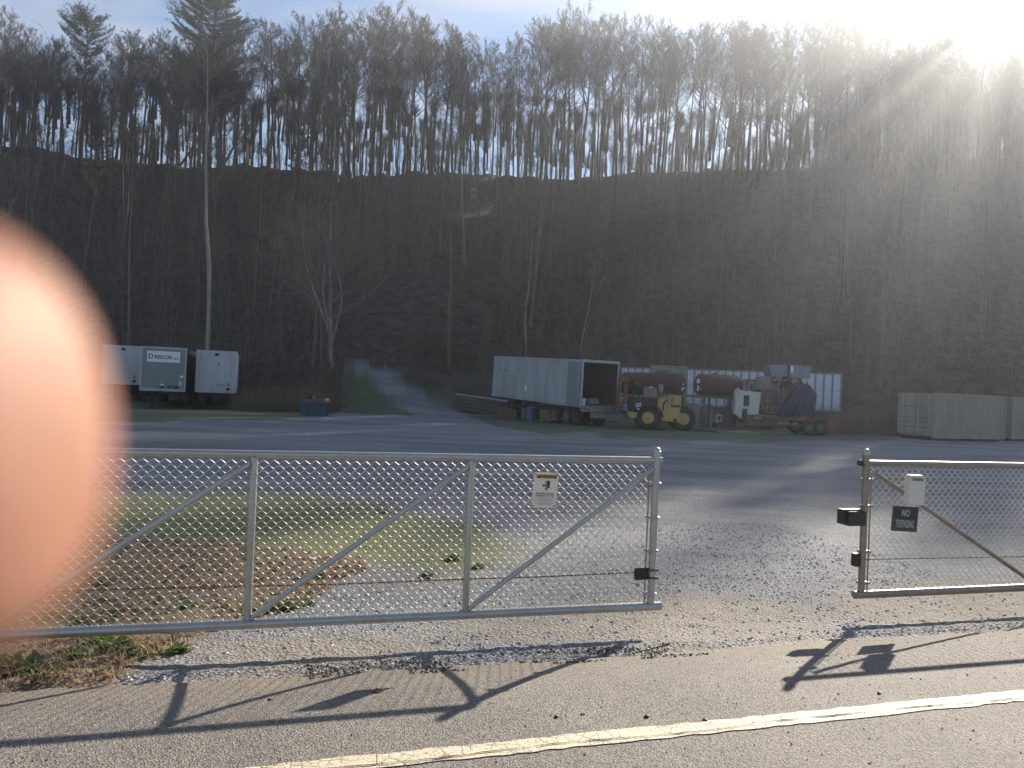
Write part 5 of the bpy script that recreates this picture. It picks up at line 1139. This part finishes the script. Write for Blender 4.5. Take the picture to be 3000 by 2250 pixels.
# blue bin with rubbish at the foot of the track
p = W(879, 1211, 41.5); g = H(p.x, p.y); o = root('blue_bin', (p.x, p.y, g), .0, 'low blue metal rubbish bin with reddish scrap on top left of the track', 'bin')
M_h = W(879, 1170, 41.5).z-p.z
MB().prism([(0.05, 0), (1.28, 0), (1.38, M_h), (-.05, M_h)], 0, 1.0).build('tub', M['bluebin'], o)
MB().box(-.1, 1.43, -.05, 1.05, M_h-.05, M_h+.003, .01).build('rim', M['barrel'], o); o.children[-1].data.materials[0] = M['bluebin']
for x in (.3, .65, 1.0): MB().box(x, x+.06, -.04, .0, .05, M_h-.06).build('rib', M['bluebin'], o)
m_ = MB(); r3 = np.random.RandomState(6)
for i in range(10): x = r3.uniform(-.1, 1.2); m_.box(x, x+r3.uniform(.2, .5), r3.uniform(0, .3), .8, M_h+.01, M_h+r3.uniform(.05, .16))
o2 = m_.build('scrap_heap', M['red']); o2.location = o.location; tag(o2, 'flat reddish scrap heaped on the blue bin', 'scrap', None, 'stuff')
o3 = MB().box(0, .2, 0, .3, 0, .15, .03).build('yellow_block', M['gold']); o3.location = o.location+Vector((1.28, .1, M_h+.08)); tag(o3, 'small pale yellow block at the right corner of the blue bin', 'block')
o4 = root('scrap_pump', o.location+Vector((.38, .4, M_h+.16)), 0, 'small dark round fitting standing on the blue bin', 'fitting'); MB().lathe((0, 0, 0), (0, 0, 1), [(0, .08), (.12, .1), (.2, .06)], 12).build('casing', M['black'], o4, True); MB().lathe((.24, 0, 0), (0, 0, 1), [(0, .06), (.14, .08), (.18, .03)], 12).build('cap', M['palesteel'], o4, True)

# weedy thickets at the foot of the slope
rs = np.random.RandomState(300); tt = TT()
for (px0, px1, D0_, D1_, n_, hh) in ((-100, 880, 58, 66, 500, 2.2), (690, 1000, 47, 58, 700, 2.0), (1180, 1440, 56, 64, 350, 1.6), (2380, 2640, 45, 54, 500, 1.8), (1400, 2500, 60, 66, 500, 2.2), (2600, 3100, 50, 60, 400, 2.5)):
    for i in range(n_):
        D_ = rs.uniform(D0_, D1_); x = W(rs.uniform(px0, px1), 1150, D_).x; zz = H(x, D_)
        for b3 in range(3):
            st = grow(np.array([x, D_, zz]), np.array([rs.randn()*.5, rs.randn()*.5, 1.]), hh*rs.uniform(.3, 1.1), 3, rs, -.03, .25); tt.tube(st, np.linspace(.012, .004, 4), 3)
            for c3 in range(4): q3, d3 = at_(st, rs.uniform(.2, .95)); tt.tube(np.array([q3, q3+nrm(d3+rs.randn(3)*.8)*rs.uniform(.1, .5)]), np.array([.007, .003]), 3)
o = tt.build('thicket', M['slopebark'], None); tag(o, 'tangled leafless thicket along the foot of the wooded slope', 'thicket', None, 'stuff')

# ------------------------------------------------------------------ haze: air volume added to imitate lens veil around the sun
GLARE_HAZE = True
if GLARE_HAZE:
    hz = MB().box(-175, 175, -12, 160, -6, 66).build('glare_haze', None); mt = bpy.data.materials.new('glare_haze'); mt.use_nodes = True; t = mt.node_tree; t.nodes.clear()
    o_ = t.nodes.new('ShaderNodeOutputMaterial'); pv = t.nodes.new('ShaderNodeVolumePrincipled'); pv.inputs['Density'].default_value = .00075
    pv.inputs['Anisotropy'].default_value = .68; pv.inputs['Color'].default_value = (.86, .91, 1, 1); t.links.new(pv.outputs[0], o_.inputs['Volume']); hz.data.materials.append(mt)
    hz.display_type = 'WIRE'; tag(hz, None, None, None, 'stuff')
